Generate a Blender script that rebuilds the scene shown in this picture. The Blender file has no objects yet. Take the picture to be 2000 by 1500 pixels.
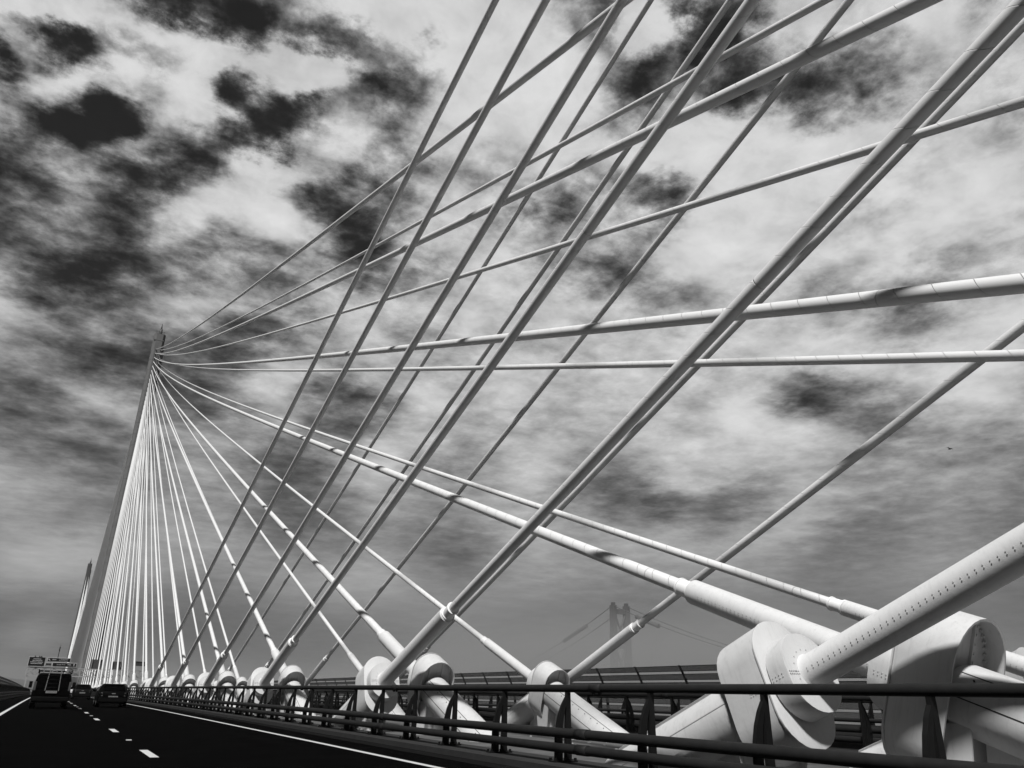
import bpy, math, random
import numpy as np
from mathutils import Vector, Matrix

# ------------------------------------------------------------------ camera
sc = bpy.context.scene
col = sc.collection
EYE = 1.098                       # lens height above the road
RCREST = 26076.0                  # the deck is a long crest
cam_d = bpy.data.cameras.new('camera')
cam = bpy.data.objects.new('camera', cam_d)
col.objects.link(cam)
sc.camera = cam
cam_d.sensor_fit = 'HORIZONTAL'
cam_d.sensor_width = 36.0
cam_d.lens = 36.0 * 1509.64 / 2000.0
cam_d.clip_start = 0.05
cam_d.clip_end = 40000
cR = Vector((0.87210674, -0.48879566, 0.02255299))
cU = Vector((-0.20171453, -0.31714118, 0.92667833))
cF = Vector((0.44580386, 0.81271168, 0.37517814))
m3 = Matrix((cR, cU, -cF)).transposed()
cam.matrix_world = Matrix.Translation((0, 0, EYE)) @ m3.to_4x4()

# ------------------------------------------------------------------ sun, exposure
SUN_EL, SUN_AZ = math.radians(54), math.radians(225)      # azimuth clockwise from +Y
sd = bpy.data.lights.new('sun', 'SUN')
sd.energy = 5.0
sd.angle = math.radians(5.0)
sd.color = (1.0, 0.995, 0.985)
sun = bpy.data.objects.new('sun', sd)
col.objects.link(sun)
S = Vector((math.sin(SUN_AZ) * math.cos(SUN_EL), math.cos(SUN_AZ) * math.cos(SUN_EL), math.sin(SUN_EL)))
sun.rotation_euler = S.to_track_quat('Z', 'Y').to_euler()
sun.location = S * 300
sc.view_settings.view_transform = 'Standard'
sc.view_settings.look = 'None'
sc.view_settings.gamma = 1.0
sc.view_settings.exposure = 0.0
try:
    sc.render.engine = 'CYCLES'
    sc.cycles.use_denoising = True
    sc.cycles.max_bounces = 6
    sc.cycles.volume_bounces = 0
    sc.cycles.use_adaptive_sampling = True
    sc.cycles.adaptive_threshold = 0.015
    sc.cycles.transparent_max_bounces = 24
except Exception:
    pass

# ------------------------------------------------------------------ sky: broken cloud over a dark (red filtered) sky
SKY = '''-0.169,0.762,0.625,0.340,0.21;0.868,0.497,0.002,0.340,0.12;-0.040,0.998,0.049,0.340,0.06;0.743,0.307,0.594,0.340,-0.03;0.365,0.856,0.365,0.340,0.16;0.322,0.607,0.726,0.340,0.35;0.787,0.528,0.320,0.340,0.14;0.488,0.872,0.041,0.340,0.01;-0.102,0.931,0.351,0.340,0.16;0.533,0.660,0.530,0.340,0.22;0.178,0.806,0.565,0.340,0.04;0.271,0.946,0.178,0.340,0.05;0.681,0.711,0.175,0.340,0.14;0.560,0.425,0.711,0.340,0.12;0.067,0.703,0.708,0.340,-0.11;0.816,0.372,0.442,0.340,0.29;-0.039,0.979,0.199,0.340,0.18;0.257,0.966,-0.016,0.340,0.06;0.691,0.723,-0.005,0.340,0.06;-0.065,0.862,0.502,0.340,-0.05;0.589,0.732,0.343,0.340,0.14;0.865,0.481,0.145,0.340,0.08;0.131,0.917,0.376,0.340,-0.09;0.359,0.797,0.485,0.340,0.16;0.699,0.560,0.444,0.340,0.03;0.511,0.840,0.182,0.340,0.05;0.649,0.495,0.577,0.340,0.45;0.493,0.591,0.639,0.340,-0.01;0.342,0.716,0.609,0.340,-0.11;0.198,0.977,0.084,0.340,0.04;0.156,0.953,0.259,0.340,0.03;0.012,0.787,0.617,0.340,0.00;0.764,0.639,0.097,0.340,0.03;0.692,0.666,0.276,0.340,-0.01;0.151,0.871,0.467,0.340,0.24;0.591,0.800,0.103,0.340,0.07;0.461,0.837,0.294,0.340,-0.02;0.184,0.734,0.654,0.340,0.12;0.747,0.403,0.528,0.340,0.21;0.107,0.994,-0.019,0.340,0.01;0.352,0.935,0.055,0.340,0.06;-0.022,0.905,0.425,0.340,0.04;0.496,0.768,0.406,0.340,0.32;0.446,0.525,0.725,0.340,0.10;0.007,0.955,0.296,0.340,0.05;0.661,0.368,0.654,0.340,0.19;0.601,0.669,0.437,0.340,0.08;0.579,0.778,0.245,0.340,0.07;0.794,0.577,0.191,0.340,0.08;0.844,0.473,0.254,0.340,0.17;0.283,0.916,0.284,0.340,0.13;0.135,0.973,0.185,0.340,0.05;0.002,0.993,0.121,0.340,0.16;0.793,0.610,-0.001,0.340,0.07;0.203,0.663,0.721,0.340,0.37;0.678,0.641,0.360,0.340,0.15;0.045,0.842,0.538,0.340,0.11;0.413,0.911,-0.013,0.340,0.07;0.685,0.726,0.068,0.340,0.03;-0.153,0.823,0.548,0.340,-0.00;-0.029,0.999,-0.021,0.340,0.03;0.562,0.827,-0.009,0.340,0.07;0.403,0.899,0.172,0.340,0.17;0.570,0.496,0.655,0.340,-0.18;0.376,0.649,0.661,0.340,0.16;0.258,0.900,0.350,0.340,0.07;0.458,0.674,0.580,0.340,0.20;-0.045,0.743,0.668,0.340,0.08;0.504,0.720,0.476,0.340,-0.22;0.341,0.765,0.546,0.340,-0.04;-0.169,0.762,0.625,0.088,0.47;-0.135,0.757,0.639,0.079,0.19;-0.115,0.750,0.651,0.074,0.43;-0.089,0.759,0.645,0.060,-0.19;-0.157,0.774,0.614,0.062,-0.27;-0.142,0.784,0.604,0.059,0.31;-0.126,0.776,0.618,0.062,-0.94;-0.105,0.769,0.631,0.065,-0.26;-0.157,0.792,0.589,0.059,0.11;-0.134,0.796,0.590,0.068,0.32;-0.109,0.790,0.604,0.065,-0.05;-0.087,0.783,0.616,0.065,0.52;-0.076,0.755,0.651,0.085,-0.09;-0.029,0.759,0.650,0.089,0.36;0.023,0.755,0.655,0.090,0.25;-0.006,0.733,0.680,0.070,0.21;-0.045,0.743,0.668,0.085,0.06;-0.032,0.733,0.680,0.064,-1.01;0.016,0.719,0.694,0.078,-0.32;0.056,0.721,0.691,0.076,-0.14;0.067,0.703,0.708,0.096,-0.17;0.000,0.737,0.676,0.078,0.28;0.054,0.746,0.663,0.067,0.50;0.092,0.723,0.685,0.089,0.63;0.138,0.717,0.684,0.072,0.19;0.171,0.706,0.688,0.084,0.21;0.116,0.694,0.711,0.089,-0.23;0.136,0.699,0.702,0.063,-0.71;0.099,0.696,0.711,0.077,0.13;0.157,0.674,0.722,0.092,0.11;0.203,0.663,0.721,0.129,0.40;0.253,0.657,0.710,0.124,-0.04;0.286,0.618,0.733,0.130,0.05;-0.062,0.783,0.618,0.069,-0.05;-0.034,0.776,0.630,0.079,-0.28;0.050,0.751,0.658,0.052,-0.74;0.070,0.757,0.650,0.076,-0.01;0.108,0.749,0.654,0.095,-0.40;0.146,0.736,0.661,0.087,0.07;0.125,0.715,0.688,0.065,0.50;0.161,0.697,0.698,0.076,-0.05;-0.077,0.800,0.596,0.068,0.03;-0.093,0.810,0.579,0.068,0.07;-0.065,0.807,0.586,0.060,-0.52;-0.046,0.803,0.595,0.062,-0.56;-0.108,0.821,0.560,0.075,-0.65;-0.134,0.826,0.548,0.064,-0.03;-0.153,0.823,0.548,0.092,0.62;-0.144,0.810,0.569,0.077,0.22;-0.121,0.810,0.573,0.056,0.39;-0.164,0.799,0.578,0.070,-0.76;-0.029,0.791,0.611,0.069,0.21;0.012,0.787,0.617,0.082,0.26;0.046,0.786,0.616,0.066,0.56;0.029,0.801,0.598,0.077,-0.23;0.007,0.816,0.578,0.086,-0.36;-0.022,0.812,0.584,0.082,0.68;0.080,0.784,0.615,0.066,-0.43;0.067,0.795,0.603,0.065,-0.51;0.111,0.784,0.610,0.093,-0.16;0.133,0.764,0.631,0.095,-0.34;0.164,0.761,0.628,0.112,0.31;0.184,0.734,0.654,0.112,0.09;0.189,0.772,0.607,0.109,0.20;0.217,0.720,0.659,0.101,0.08;0.231,0.693,0.683,0.117,-1.01;0.265,0.694,0.669,0.106,0.17;0.300,0.668,0.681,0.130,0.46;0.343,0.668,0.661,0.130,0.13;0.227,0.741,0.632,0.112,-0.26;0.265,0.720,0.641,0.106,0.07;0.310,0.711,0.631,0.122,-0.30;-0.147,0.843,0.518,0.105,-0.34;-0.113,0.837,0.535,0.089,-0.29;-0.126,0.853,0.507,0.091,-0.06;-0.093,0.853,0.513,0.089,0.57;-0.062,0.844,0.533,0.091,0.49;-0.097,0.868,0.487,0.089,-0.00;-0.065,0.862,0.502,0.092,-0.45;-0.045,0.848,0.528,0.066,-0.47;-0.022,0.841,0.540,0.073,-0.35;0.007,0.833,0.553,0.091,0.02;0.046,0.815,0.578,0.079,-0.16;0.078,0.807,0.586,0.079,0.63;0.119,0.803,0.585,0.095,0.01;0.148,0.797,0.585,0.113,0.28;0.206,0.781,0.590,0.112,-0.04;0.178,0.806,0.565,0.100,-0.44;0.207,0.810,0.548,0.098,0.07;0.241,0.767,0.595,0.121,-0.15;0.298,0.742,0.601,0.122,0.23;0.342,0.716,0.609,0.130,0.11;0.003,0.850,0.527,0.089,0.17;0.045,0.842,0.538,0.091,0.26;0.091,0.838,0.538,0.113,0.23;0.136,0.826,0.547,0.109,-0.05;0.174,0.825,0.538,0.100,0.10;0.064,0.858,0.510,0.113,-0.15;0.112,0.856,0.504,0.094,0.12;0.147,0.850,0.506,0.095,0.42;0.012,0.870,0.493,0.102,0.53;0.048,0.876,0.480,0.108,-0.29;-0.021,0.857,0.515,0.090,-0.15;-0.025,0.872,0.488,0.092,-0.11;-0.059,0.879,0.474,0.090,0.29;-0.117,0.877,0.466,0.114,0.06;-0.130,0.890,0.437,0.111,-0.01;-0.073,0.893,0.444,0.109,0.01;-0.024,0.889,0.457,0.104,-0.20;0.015,0.890,0.456,0.108,-0.24;0.081,0.882,0.465,0.081,-0.26;0.139,0.859,0.493,0.095,-0.07;0.217,0.828,0.517,0.114,0.08;0.257,0.799,0.544,0.130,-0.08;0.290,0.807,0.514,0.130,-0.16;0.196,0.842,0.503,0.119,-0.41;-0.119,0.905,0.409,0.105,0.26;-0.094,0.909,0.406,0.070,-0.04;-0.061,0.908,0.415,0.087,-0.63;-0.022,0.905,0.425,0.108,0.22;0.030,0.899,0.437,0.108,-0.13;0.079,0.891,0.448,0.108,0.70;0.121,0.876,0.467,0.099,0.00;0.151,0.871,0.467,0.095,-0.13;0.196,0.868,0.457,0.099,0.21;0.246,0.857,0.452,0.130,0.06;0.164,0.883,0.440,0.121,-0.23;0.306,0.835,0.458,0.130,-0.05;0.341,0.765,0.546,0.130,0.32;0.359,0.797,0.485,0.130,0.21;-0.081,0.918,0.388,0.100,0.12;0.005,0.915,0.404,0.128,0.33;-0.041,0.919,0.393,0.095,-0.12;-0.102,0.931,0.351,0.130,0.33;-0.076,0.935,0.346,0.111,-0.09;-0.055,0.930,0.362,0.098,-0.02;-0.023,0.933,0.359,0.111,-0.25;0.003,0.931,0.364,0.130,0.02;0.078,0.912,0.402,0.130,-0.33;0.114,0.921,0.373,0.120,-0.02;0.172,0.897,0.406,0.130,-0.18;0.221,0.886,0.407,0.130,0.24;0.294,0.864,0.409,0.130,-0.08;-0.098,0.953,0.287,0.130,0.01;-0.084,0.946,0.312,0.118,-0.17;-0.051,0.954,0.297,0.095,0.08;-0.022,0.951,0.308,0.070,0.11;0.007,0.955,0.296,0.109,0.10;-0.028,0.965,0.262,0.129,-0.07;-0.070,0.966,0.249,0.130,-0.09;-0.080,0.975,0.209,0.130,0.23;-0.063,0.974,0.217,0.111,0.03;-0.039,0.979,0.199,0.130,-0.14;0.003,0.971,0.239,0.130,-0.07;0.015,0.951,0.309,0.130,0.02;0.065,0.940,0.336,0.130,-0.04;0.102,0.932,0.348,0.093,0.08;0.131,0.917,0.376,0.130,0.33;0.166,0.930,0.327,0.130,0.37;0.214,0.920,0.327,0.121,0.15;0.122,0.933,0.339,0.110,-0.41;0.258,0.900,0.350,0.123,-0.14;0.274,0.902,0.333,0.121,-0.42;0.319,0.881,0.350,0.123,0.34;0.198,0.937,0.288,0.130,-0.17;0.226,0.937,0.267,0.130,-0.19;0.156,0.953,0.259,0.130,0.23;0.186,0.956,0.226,0.130,-0.16;0.283,0.916,0.284,0.130,0.23;0.317,0.900,0.300,0.130,0.07;-0.064,0.986,0.157,0.130,0.03;-0.021,0.987,0.162,0.130,-0.06;-0.043,0.991,0.127,0.110,0.07;0.002,0.993,0.121,0.127,0.09;-0.046,0.994,0.095,0.110,0.02;0.002,0.995,0.099,0.104,-0.08;-0.032,0.997,0.075,0.092,-0.03;0.015,0.998,0.062,0.114,-0.05;-0.040,0.998,0.049,0.086,-0.16;-0.023,0.998,0.057,0.066,0.14;-0.033,0.999,0.039,0.066,0.18;-0.006,1.000,0.025,0.064,-0.06;-0.038,0.999,0.018,0.070,-0.02;0.105,0.985,0.135,0.130,0.01;0.106,0.989,0.101,0.130,-0.00;0.110,0.991,0.079,0.130,-0.07;0.158,0.976,0.151,0.123,0.01;0.192,0.974,0.124,0.130,0.02;0.198,0.977,0.084,0.130,-0.02;0.271,0.946,0.178,0.130,-0.19;0.296,0.932,0.210,0.130,0.08;0.339,0.926,0.163,0.130,0.12;0.272,0.953,0.135,0.130,0.13;0.368,0.922,0.121,0.130,0.03;0.383,0.919,0.092,0.130,0.00;0.314,0.946,0.083,0.130,-0.01;0.352,0.935,0.055,0.130,0.01;0.258,0.964,0.063,0.130,-0.00;0.431,0.900,0.063,0.130,0.01;0.135,0.973,0.185,0.130,0.05;0.384,0.863,0.329,0.130,0.05;0.365,0.856,0.365,0.130,-0.14;0.430,0.849,0.306,0.130,-0.17;0.410,0.878,0.248,0.130,-0.04;0.451,0.868,0.206,0.130,0.17;0.403,0.899,0.172,0.130,-0.15;0.420,0.890,0.179,0.130,-0.10;0.481,0.865,0.144,0.130,0.07;0.511,0.840,0.182,0.130,0.04;0.511,0.851,0.120,0.130,-0.02;0.540,0.838,0.084,0.130,-0.02;0.591,0.800,0.103,0.130,0.00;0.638,0.759,0.127,0.130,-0.05;0.616,0.785,0.062,0.130,-0.04;0.685,0.726,0.068,0.130,-0.04;0.322,0.607,0.726,0.115,-0.27;0.349,0.583,0.734,0.114,0.30;0.385,0.551,0.740,0.124,-0.10;0.397,0.548,0.736,0.109,-0.34;0.433,0.548,0.716,0.090,-0.08;0.365,0.610,0.703,0.130,0.11;0.376,0.649,0.661,0.130,0.08;0.414,0.617,0.670,0.105,0.09;0.446,0.525,0.725,0.060,-0.11;0.469,0.517,0.716,0.069,0.72;0.465,0.501,0.730,0.087,0.52;0.444,0.574,0.688,0.073,-0.24;0.459,0.553,0.695,0.088,0.15;0.476,0.556,0.682,0.071,-0.20;0.495,0.513,0.702,0.071,-0.33;0.499,0.490,0.715,0.087,-0.48;0.520,0.508,0.687,0.071,0.25;0.529,0.456,0.715,0.086,-0.48;0.535,0.481,0.695,0.086,-0.17;0.544,0.439,0.715,0.070,0.45;0.568,0.433,0.700,0.070,-0.39;0.591,0.427,0.684,0.072,0.27;0.567,0.449,0.691,0.084,0.20;0.560,0.425,0.711,0.084,0.42;0.594,0.400,0.698,0.082,0.07;0.458,0.583,0.671,0.071,-0.04;0.499,0.548,0.671,0.103,-0.10;0.541,0.506,0.672,0.082,-0.25;0.569,0.477,0.670,0.076,-0.03;0.595,0.449,0.667,0.072,-0.11;0.618,0.427,0.660,0.069,-0.20;0.570,0.496,0.655,0.082,-0.11;0.601,0.473,0.644,0.084,0.03;0.630,0.440,0.639,0.080,0.09;0.624,0.401,0.671,0.085,-0.05;0.643,0.377,0.667,0.070,-0.37;0.661,0.368,0.654,0.085,-0.17;0.680,0.373,0.631,0.087,-0.10;0.648,0.397,0.650,0.085,0.13;0.680,0.388,0.622,0.103,-0.22;0.642,0.453,0.618,0.082,-0.28;0.609,0.456,0.649,0.067,-0.27;0.667,0.418,0.617,0.101,-0.18;0.610,0.379,0.696,0.106,0.02;0.647,0.347,0.679,0.110,0.38;0.684,0.318,0.657,0.116,0.16;0.708,0.280,0.649,0.130,0.00;0.705,0.339,0.623,0.112,0.19;0.743,0.307,0.594,0.130,-0.02;0.709,0.376,0.597,0.115,0.00;0.443,0.616,0.651,0.098,-0.09;0.461,0.599,0.654,0.082,-0.23;0.493,0.591,0.639,0.115,0.13;0.529,0.568,0.630,0.104,0.29;0.562,0.532,0.633,0.103,0.08;0.579,0.508,0.638,0.081,0.08;0.609,0.500,0.616,0.097,0.15;0.631,0.474,0.614,0.094,-0.03;0.661,0.459,0.594,0.092,0.36;0.690,0.428,0.584,0.123,0.17;0.599,0.533,0.597,0.130,0.30;0.573,0.566,0.593,0.120,0.21;0.649,0.495,0.577,0.130,-0.06;0.533,0.594,0.603,0.102,-0.01;0.441,0.659,0.610,0.105,0.21;0.405,0.672,0.620,0.130,0.08;0.466,0.651,0.599,0.081,-0.21;0.458,0.674,0.580,0.103,-0.18;0.487,0.637,0.598,0.105,0.12;0.531,0.613,0.585,0.073,-0.27;0.545,0.611,0.574,0.102,-0.58;0.519,0.627,0.581,0.080,0.27;0.511,0.650,0.562,0.106,-0.23;0.484,0.678,0.553,0.103,0.32;0.422,0.701,0.575,0.130,-0.20;0.490,0.699,0.521,0.114,-0.20;0.516,0.680,0.520,0.129,-0.14;0.533,0.660,0.530,0.120,0.11;0.457,0.708,0.538,0.130,0.17;0.577,0.603,0.550,0.130,0.19;0.621,0.561,0.548,0.130,0.05;0.664,0.523,0.534,0.130,0.01;0.692,0.470,0.548,0.130,-0.09;0.719,0.423,0.551,0.128,-0.14;0.747,0.403,0.528,0.130,-0.06;0.756,0.371,0.538,0.128,0.00;0.769,0.333,0.545,0.130,0.13;0.795,0.347,0.498,0.130,0.08;0.784,0.388,0.485,0.110,0.10;0.765,0.438,0.473,0.120,0.02;0.729,0.474,0.494,0.130,0.02;0.775,0.420,0.473,0.130,-0.03;0.701,0.525,0.483,0.130,-0.10;0.661,0.566,0.492,0.130,0.09;0.618,0.607,0.500,0.130,0.07;0.574,0.653,0.494,0.130,0.06;0.567,0.664,0.487,0.130,-0.18;0.451,0.747,0.488,0.130,0.07;0.504,0.720,0.476,0.130,0.04;0.459,0.771,0.442,0.130,0.08;0.537,0.712,0.452,0.130,0.04;0.601,0.669,0.437,0.130,-0.06;0.662,0.618,0.424,0.130,0.18;0.699,0.560,0.444,0.130,-0.12;0.743,0.527,0.414,0.130,0.11;0.761,0.499,0.414,0.130,0.00;0.783,0.458,0.421,0.130,-0.35;0.802,0.439,0.405,0.130,-0.03;0.822,0.399,0.406,0.130,0.36;0.816,0.372,0.442,0.130,-0.13;0.496,0.768,0.406,0.130,-0.22;0.574,0.709,0.410,0.130,0.11;0.768,0.526,0.367,0.130,-0.03;0.810,0.459,0.365,0.130,0.15;0.845,0.433,0.314,0.130,0.21;0.730,0.565,0.385,0.130,0.15;0.509,0.789,0.345,0.130,-0.16;0.474,0.796,0.376,0.130,0.21;0.461,0.837,0.294,0.130,0.17;0.545,0.785,0.295,0.130,0.04;0.589,0.732,0.343,0.130,0.06;0.633,0.683,0.365,0.130,-0.06;0.678,0.641,0.360,0.118,0.03;0.717,0.606,0.345,0.090,-0.17;0.726,0.594,0.348,0.089,-0.31;0.702,0.626,0.340,0.089,0.30;0.740,0.590,0.323,0.089,-0.12;0.762,0.565,0.317,0.078,0.08;0.743,0.596,0.306,0.085,0.07;0.700,0.645,0.305,0.124,0.16;0.779,0.545,0.311,0.059,-0.01;0.787,0.528,0.320,0.086,-0.19;0.782,0.550,0.294,0.071,-0.04;0.764,0.579,0.286,0.109,0.06;0.806,0.495,0.326,0.130,0.04;0.800,0.532,0.279,0.115,-0.08;0.844,0.473,0.254,0.130,0.07;0.826,0.484,0.289,0.128,-0.02;0.856,0.437,0.276,0.130,-0.08;0.561,0.785,0.264,0.111,-0.23;0.579,0.778,0.245,0.129,0.01;0.610,0.756,0.238,0.083,-0.12;0.630,0.741,0.231,0.054,-0.18;0.686,0.692,0.226,0.100,-0.32;0.627,0.748,0.216,0.095,-0.12;0.678,0.702,0.217,0.114,0.01;0.649,0.723,0.237,0.095,0.15;0.523,0.811,0.264,0.130,0.15;0.646,0.718,0.261,0.127,0.18;0.692,0.666,0.276,0.130,-0.04;0.735,0.626,0.261,0.130,0.02;0.772,0.584,0.251,0.130,-0.03;0.720,0.660,0.215,0.114,0.10;0.759,0.618,0.206,0.130,0.13;0.794,0.577,0.191,0.130,-0.22;0.823,0.531,0.199,0.130,0.06;0.862,0.467,0.198,0.130,-0.06;0.610,0.769,0.189,0.130,0.10;0.681,0.711,0.175,0.130,0.10;0.724,0.672,0.156,0.130,0.00;0.780,0.607,0.153,0.130,-0.02;0.820,0.550,0.155,0.130,0.09;0.839,0.518,0.164,0.125,0.02;0.865,0.481,0.145,0.130,0.00;0.637,0.755,0.158,0.130,0.03;0.764,0.639,0.097,0.130,-0.03;0.866,0.492,0.093,0.130,0.02;0.827,0.554,0.095,0.130,-0.03;0.706,0.700,0.109,0.130,0.02;-0.039,0.999,0.023,0.062,-0.03;0.027,0.999,0.026,0.126,0.02;0.098,0.995,0.029,0.130,-0.03;0.173,0.984,0.031,0.130,-0.00;0.251,0.967,0.034,0.130,0.00;0.330,0.943,0.037,0.130,-0.02;0.410,0.911,0.039,0.130,-0.03;0.488,0.872,0.041,0.130,-0.01;0.562,0.826,0.043,0.130,0.01;0.630,0.775,0.044,0.130,0.02;0.693,0.720,0.046,0.130,0.01;0.748,0.662,0.046,0.130,-0.01;0.796,0.604,0.047,0.130,-0.01;0.837,0.546,0.047,0.130,-0.01;0.871,0.489,0.047,0.130,0.01;-0.029,0.999,-0.021,0.130,0.05;0.037,0.999,-0.020,0.130,-0.01;0.107,0.994,-0.019,0.130,0.04;0.180,0.983,-0.017,0.130,0.03;0.257,0.966,-0.016,0.130,0.01;0.335,0.942,-0.014,0.130,0.01;0.413,0.911,-0.013,0.130,0.01;0.489,0.872,-0.011,0.130,0.02;0.562,0.827,-0.009,0.130,0.03;0.629,0.777,-0.007,0.130,0.02;0.691,0.723,-0.005,0.130,0.02;0.745,0.667,-0.003,0.130,0.01;0.793,0.610,-0.001,0.130,0.01;0.833,0.553,0.001,0.130,-0.01;0.868,0.497,0.002,0.130,0.04'''
pts = np.array([[float(v) for v in q.split(',')] for q in SKY.split(';')])
IW, IH = 1280, 640
uu, vv = np.meshgrid((np.arange(IW) + .5) / IW, (np.arange(IH) + .5) / IH)
el = (vv - .5) * math.pi
az = (uu - .5) * 2 * math.pi                 # Blender: u = .5 - atan2(y,x)/2pi is matched below
dx, dy, dz = np.cos(el) * np.cos(-az), np.cos(el) * np.sin(-az), np.sin(el)
field = np.zeros((IH, IW)) - .22
for px, py, pz, pr, pw in pts:
    sel = (dx * px + dy * py + dz * pz) > 1 - pr * pr / 2
    if sel.any():
        q = np.sqrt((dx[sel] - px) ** 2 + (dy[sel] - py) ** 2 + (1.8 * (dz[sel] - pz)) ** 2)   # cloud is flatter than it is wide
        t = np.clip(1 - q / pr, 0, 1)
        field[sel] += pw * t * t * (3 - 2 * t)
field = np.clip(field + .5, 0.02, 1.0)
field[el < -.08] = .12
img = bpy.data.images.new('cloud_cover', IW, IH, float_buffer=True)
img.colorspace_settings.name = 'Non-Color'
buf = np.ones((IH, IW, 4), dtype=np.float32)
buf[..., 0] = buf[..., 1] = buf[..., 2] = field
img.pixels.foreach_set(buf.ravel())
img.update()

world = bpy.data.worlds.new("World")
sc.world = world
world.use_nodes = True
nt = world.node_tree
nt.nodes.clear()


def N(tree, kind, **kw):
    n = tree.nodes.new(kind)
    for k, v in kw.items():
        if k == 'inp':
            for a, b in v.items():
                n.inputs[a].default_value = b
        else:
            setattr(n, k, v)
    return n


def MA(tree, op, a, b=None, clamp=False):
    n = tree.nodes.new('ShaderNodeMath')
    n.operation = op
    n.use_clamp = clamp
    for i, v in enumerate((a, b)):
        if v is None:
            continue
        if isinstance(v, (int, float)):
            n.inputs[i].default_value = v
        else:
            tree.links.new(v, n.inputs[i])
    return n.outputs[0]


def VM(tree, op, a, b=None, scale=None):
    n = tree.nodes.new('ShaderNodeVectorMath')
    n.operation = op
    for i, v in enumerate((a, b)):
        if v is None:
            continue
        if isinstance(v, (tuple, list)):
            n.inputs[i].default_value = v
        else:
            tree.links.new(v, n.inputs[i])
    if scale is not None:
        if isinstance(scale, (int, float)):
            n.inputs['Scale'].default_value = scale
        else:
            tree.links.new(scale, n.inputs['Scale'])
    return n.outputs[0]


tc = N(nt, 'ShaderNodeTexCoord')
dirv = VM(nt, 'NORMALIZE', tc.outputs['Generated'])
sx = N(nt, 'ShaderNodeSeparateXYZ')
nt.links.new(dirv, sx.inputs[0])
zz = MA(nt, 'ADD', MA(nt, 'MAXIMUM', sx.outputs[2], 0.0), 0.10)
cx = N(nt, 'ShaderNodeCombineXYZ')
nt.links.new(MA(nt, 'DIVIDE', sx.outputs[0], zz), cx.inputs[0])
nt.links.new(MA(nt, 'DIVIDE', sx.outputs[1], zz), cx.inputs[1])
plane = cx.outputs[0]                                  # cloud layer seen from below


def noise(vec, scale, detail, rough, lac=2.0, dist=0.0, off=(0, 0, 0)):
    n = N(nt, 'ShaderNodeTexNoise', inp={'Scale': scale, 'Detail': detail, 'Roughness': rough, 'Lacunarity': lac, 'Distortion': dist})
    v = VM(nt, 'ADD', vec, off)
    nt.links.new(v, n.inputs['Vector'])
    return n


w1 = noise(plane, 4.5, 9, .63, off=(4.1, 2.2, 0))
wv = VM(nt, 'SUBTRACT', w1.outputs['Color'], (.5, .5, .5))
zs = MA(nt, 'MULTIPLY', zz, .20)
wdir = VM(nt, 'ADD', dirv, VM(nt, 'MULTIPLY', VM(nt, 'SCALE', wv, None, zs), (1, 1, .8)))
env = N(nt, 'ShaderNodeTexEnvironment')
env.image = img
env.interpolation = 'Cubic'
nt.links.new(wdir, env.inputs['Vector'])
cover = MA(nt, 'SUBTRACT', env.outputs['Color'], .045)
w2 = noise(plane, 9, 4, .5, off=(2.1, 8.2, 0))
wpl = VM(nt, 'ADD', plane, VM(nt, 'SCALE', VM(nt, 'SUBTRACT', w2.outputs['Color'], (.5, .5, .5)), None, .03))


def billow(vec, scale, off):
    """puffy noise: folded octaves"""
    tot = None
    a_ = 1.0
    for o_ in range(5):
        n = noise(vec, scale * 2.1 ** o_, 0, .5, off=(off[0] + 3.3 * o_, off[1] - 2.7 * o_, 0))
        v_ = MA(nt, 'MULTIPLY', MA(nt, 'ABSOLUTE', MA(nt, 'SUBTRACT', n.outputs['Fac'], .5)), a_ * 2)
        tot = v_ if tot is None else MA(nt, 'ADD', tot, v_)
        a_ *= .56
    return tot                                       # about 0..1, mean .35


b1 = billow(wpl, 7.0, (1.3, 7.7))
f1 = noise(wpl, 7.0, 10, .62, off=(1.3, 3.7, 0))
f2 = noise(wpl, 26, 5, .6, off=(9.3, 1.7, 0))
d1 = MA(nt, 'SUBTRACT', f1.outputs['Fac'], .5)
d2 = MA(nt, 'SUBTRACT', f2.outputs['Fac'], .5)
d3 = MA(nt, 'SUBTRACT', b1, .42)
amp = N(nt, 'ShaderNodeMapRange', inp={'From Min': .10, 'From Max': .60, 'To Min': .05, 'To Max': 1.0})
nt.links.new(sx.outputs[2], amp.inputs['Value'])
# thin parts of the cover are ragged, the thick sheet is smooth
rag = N(nt, 'ShaderNodeMapRange', inp={'From Min': .45, 'From Max': .85, 'To Min': 1.45, 'To Max': .50})
nt.links.new(cover, rag.inputs['Value'])
det = MA(nt, 'MULTIPLY', MA(nt, 'MULTIPLY', MA(nt, 'ADD', MA(nt, 'ADD', MA(nt, 'MULTIPLY', d1, 1.25), MA(nt, 'MULTIPLY', d2, .10)), MA(nt, 'MULTIPLY', d3, .10)), amp.outputs[0]), rag.outputs[0])
L0 = MA(nt, 'ADD', cover, det)
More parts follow.
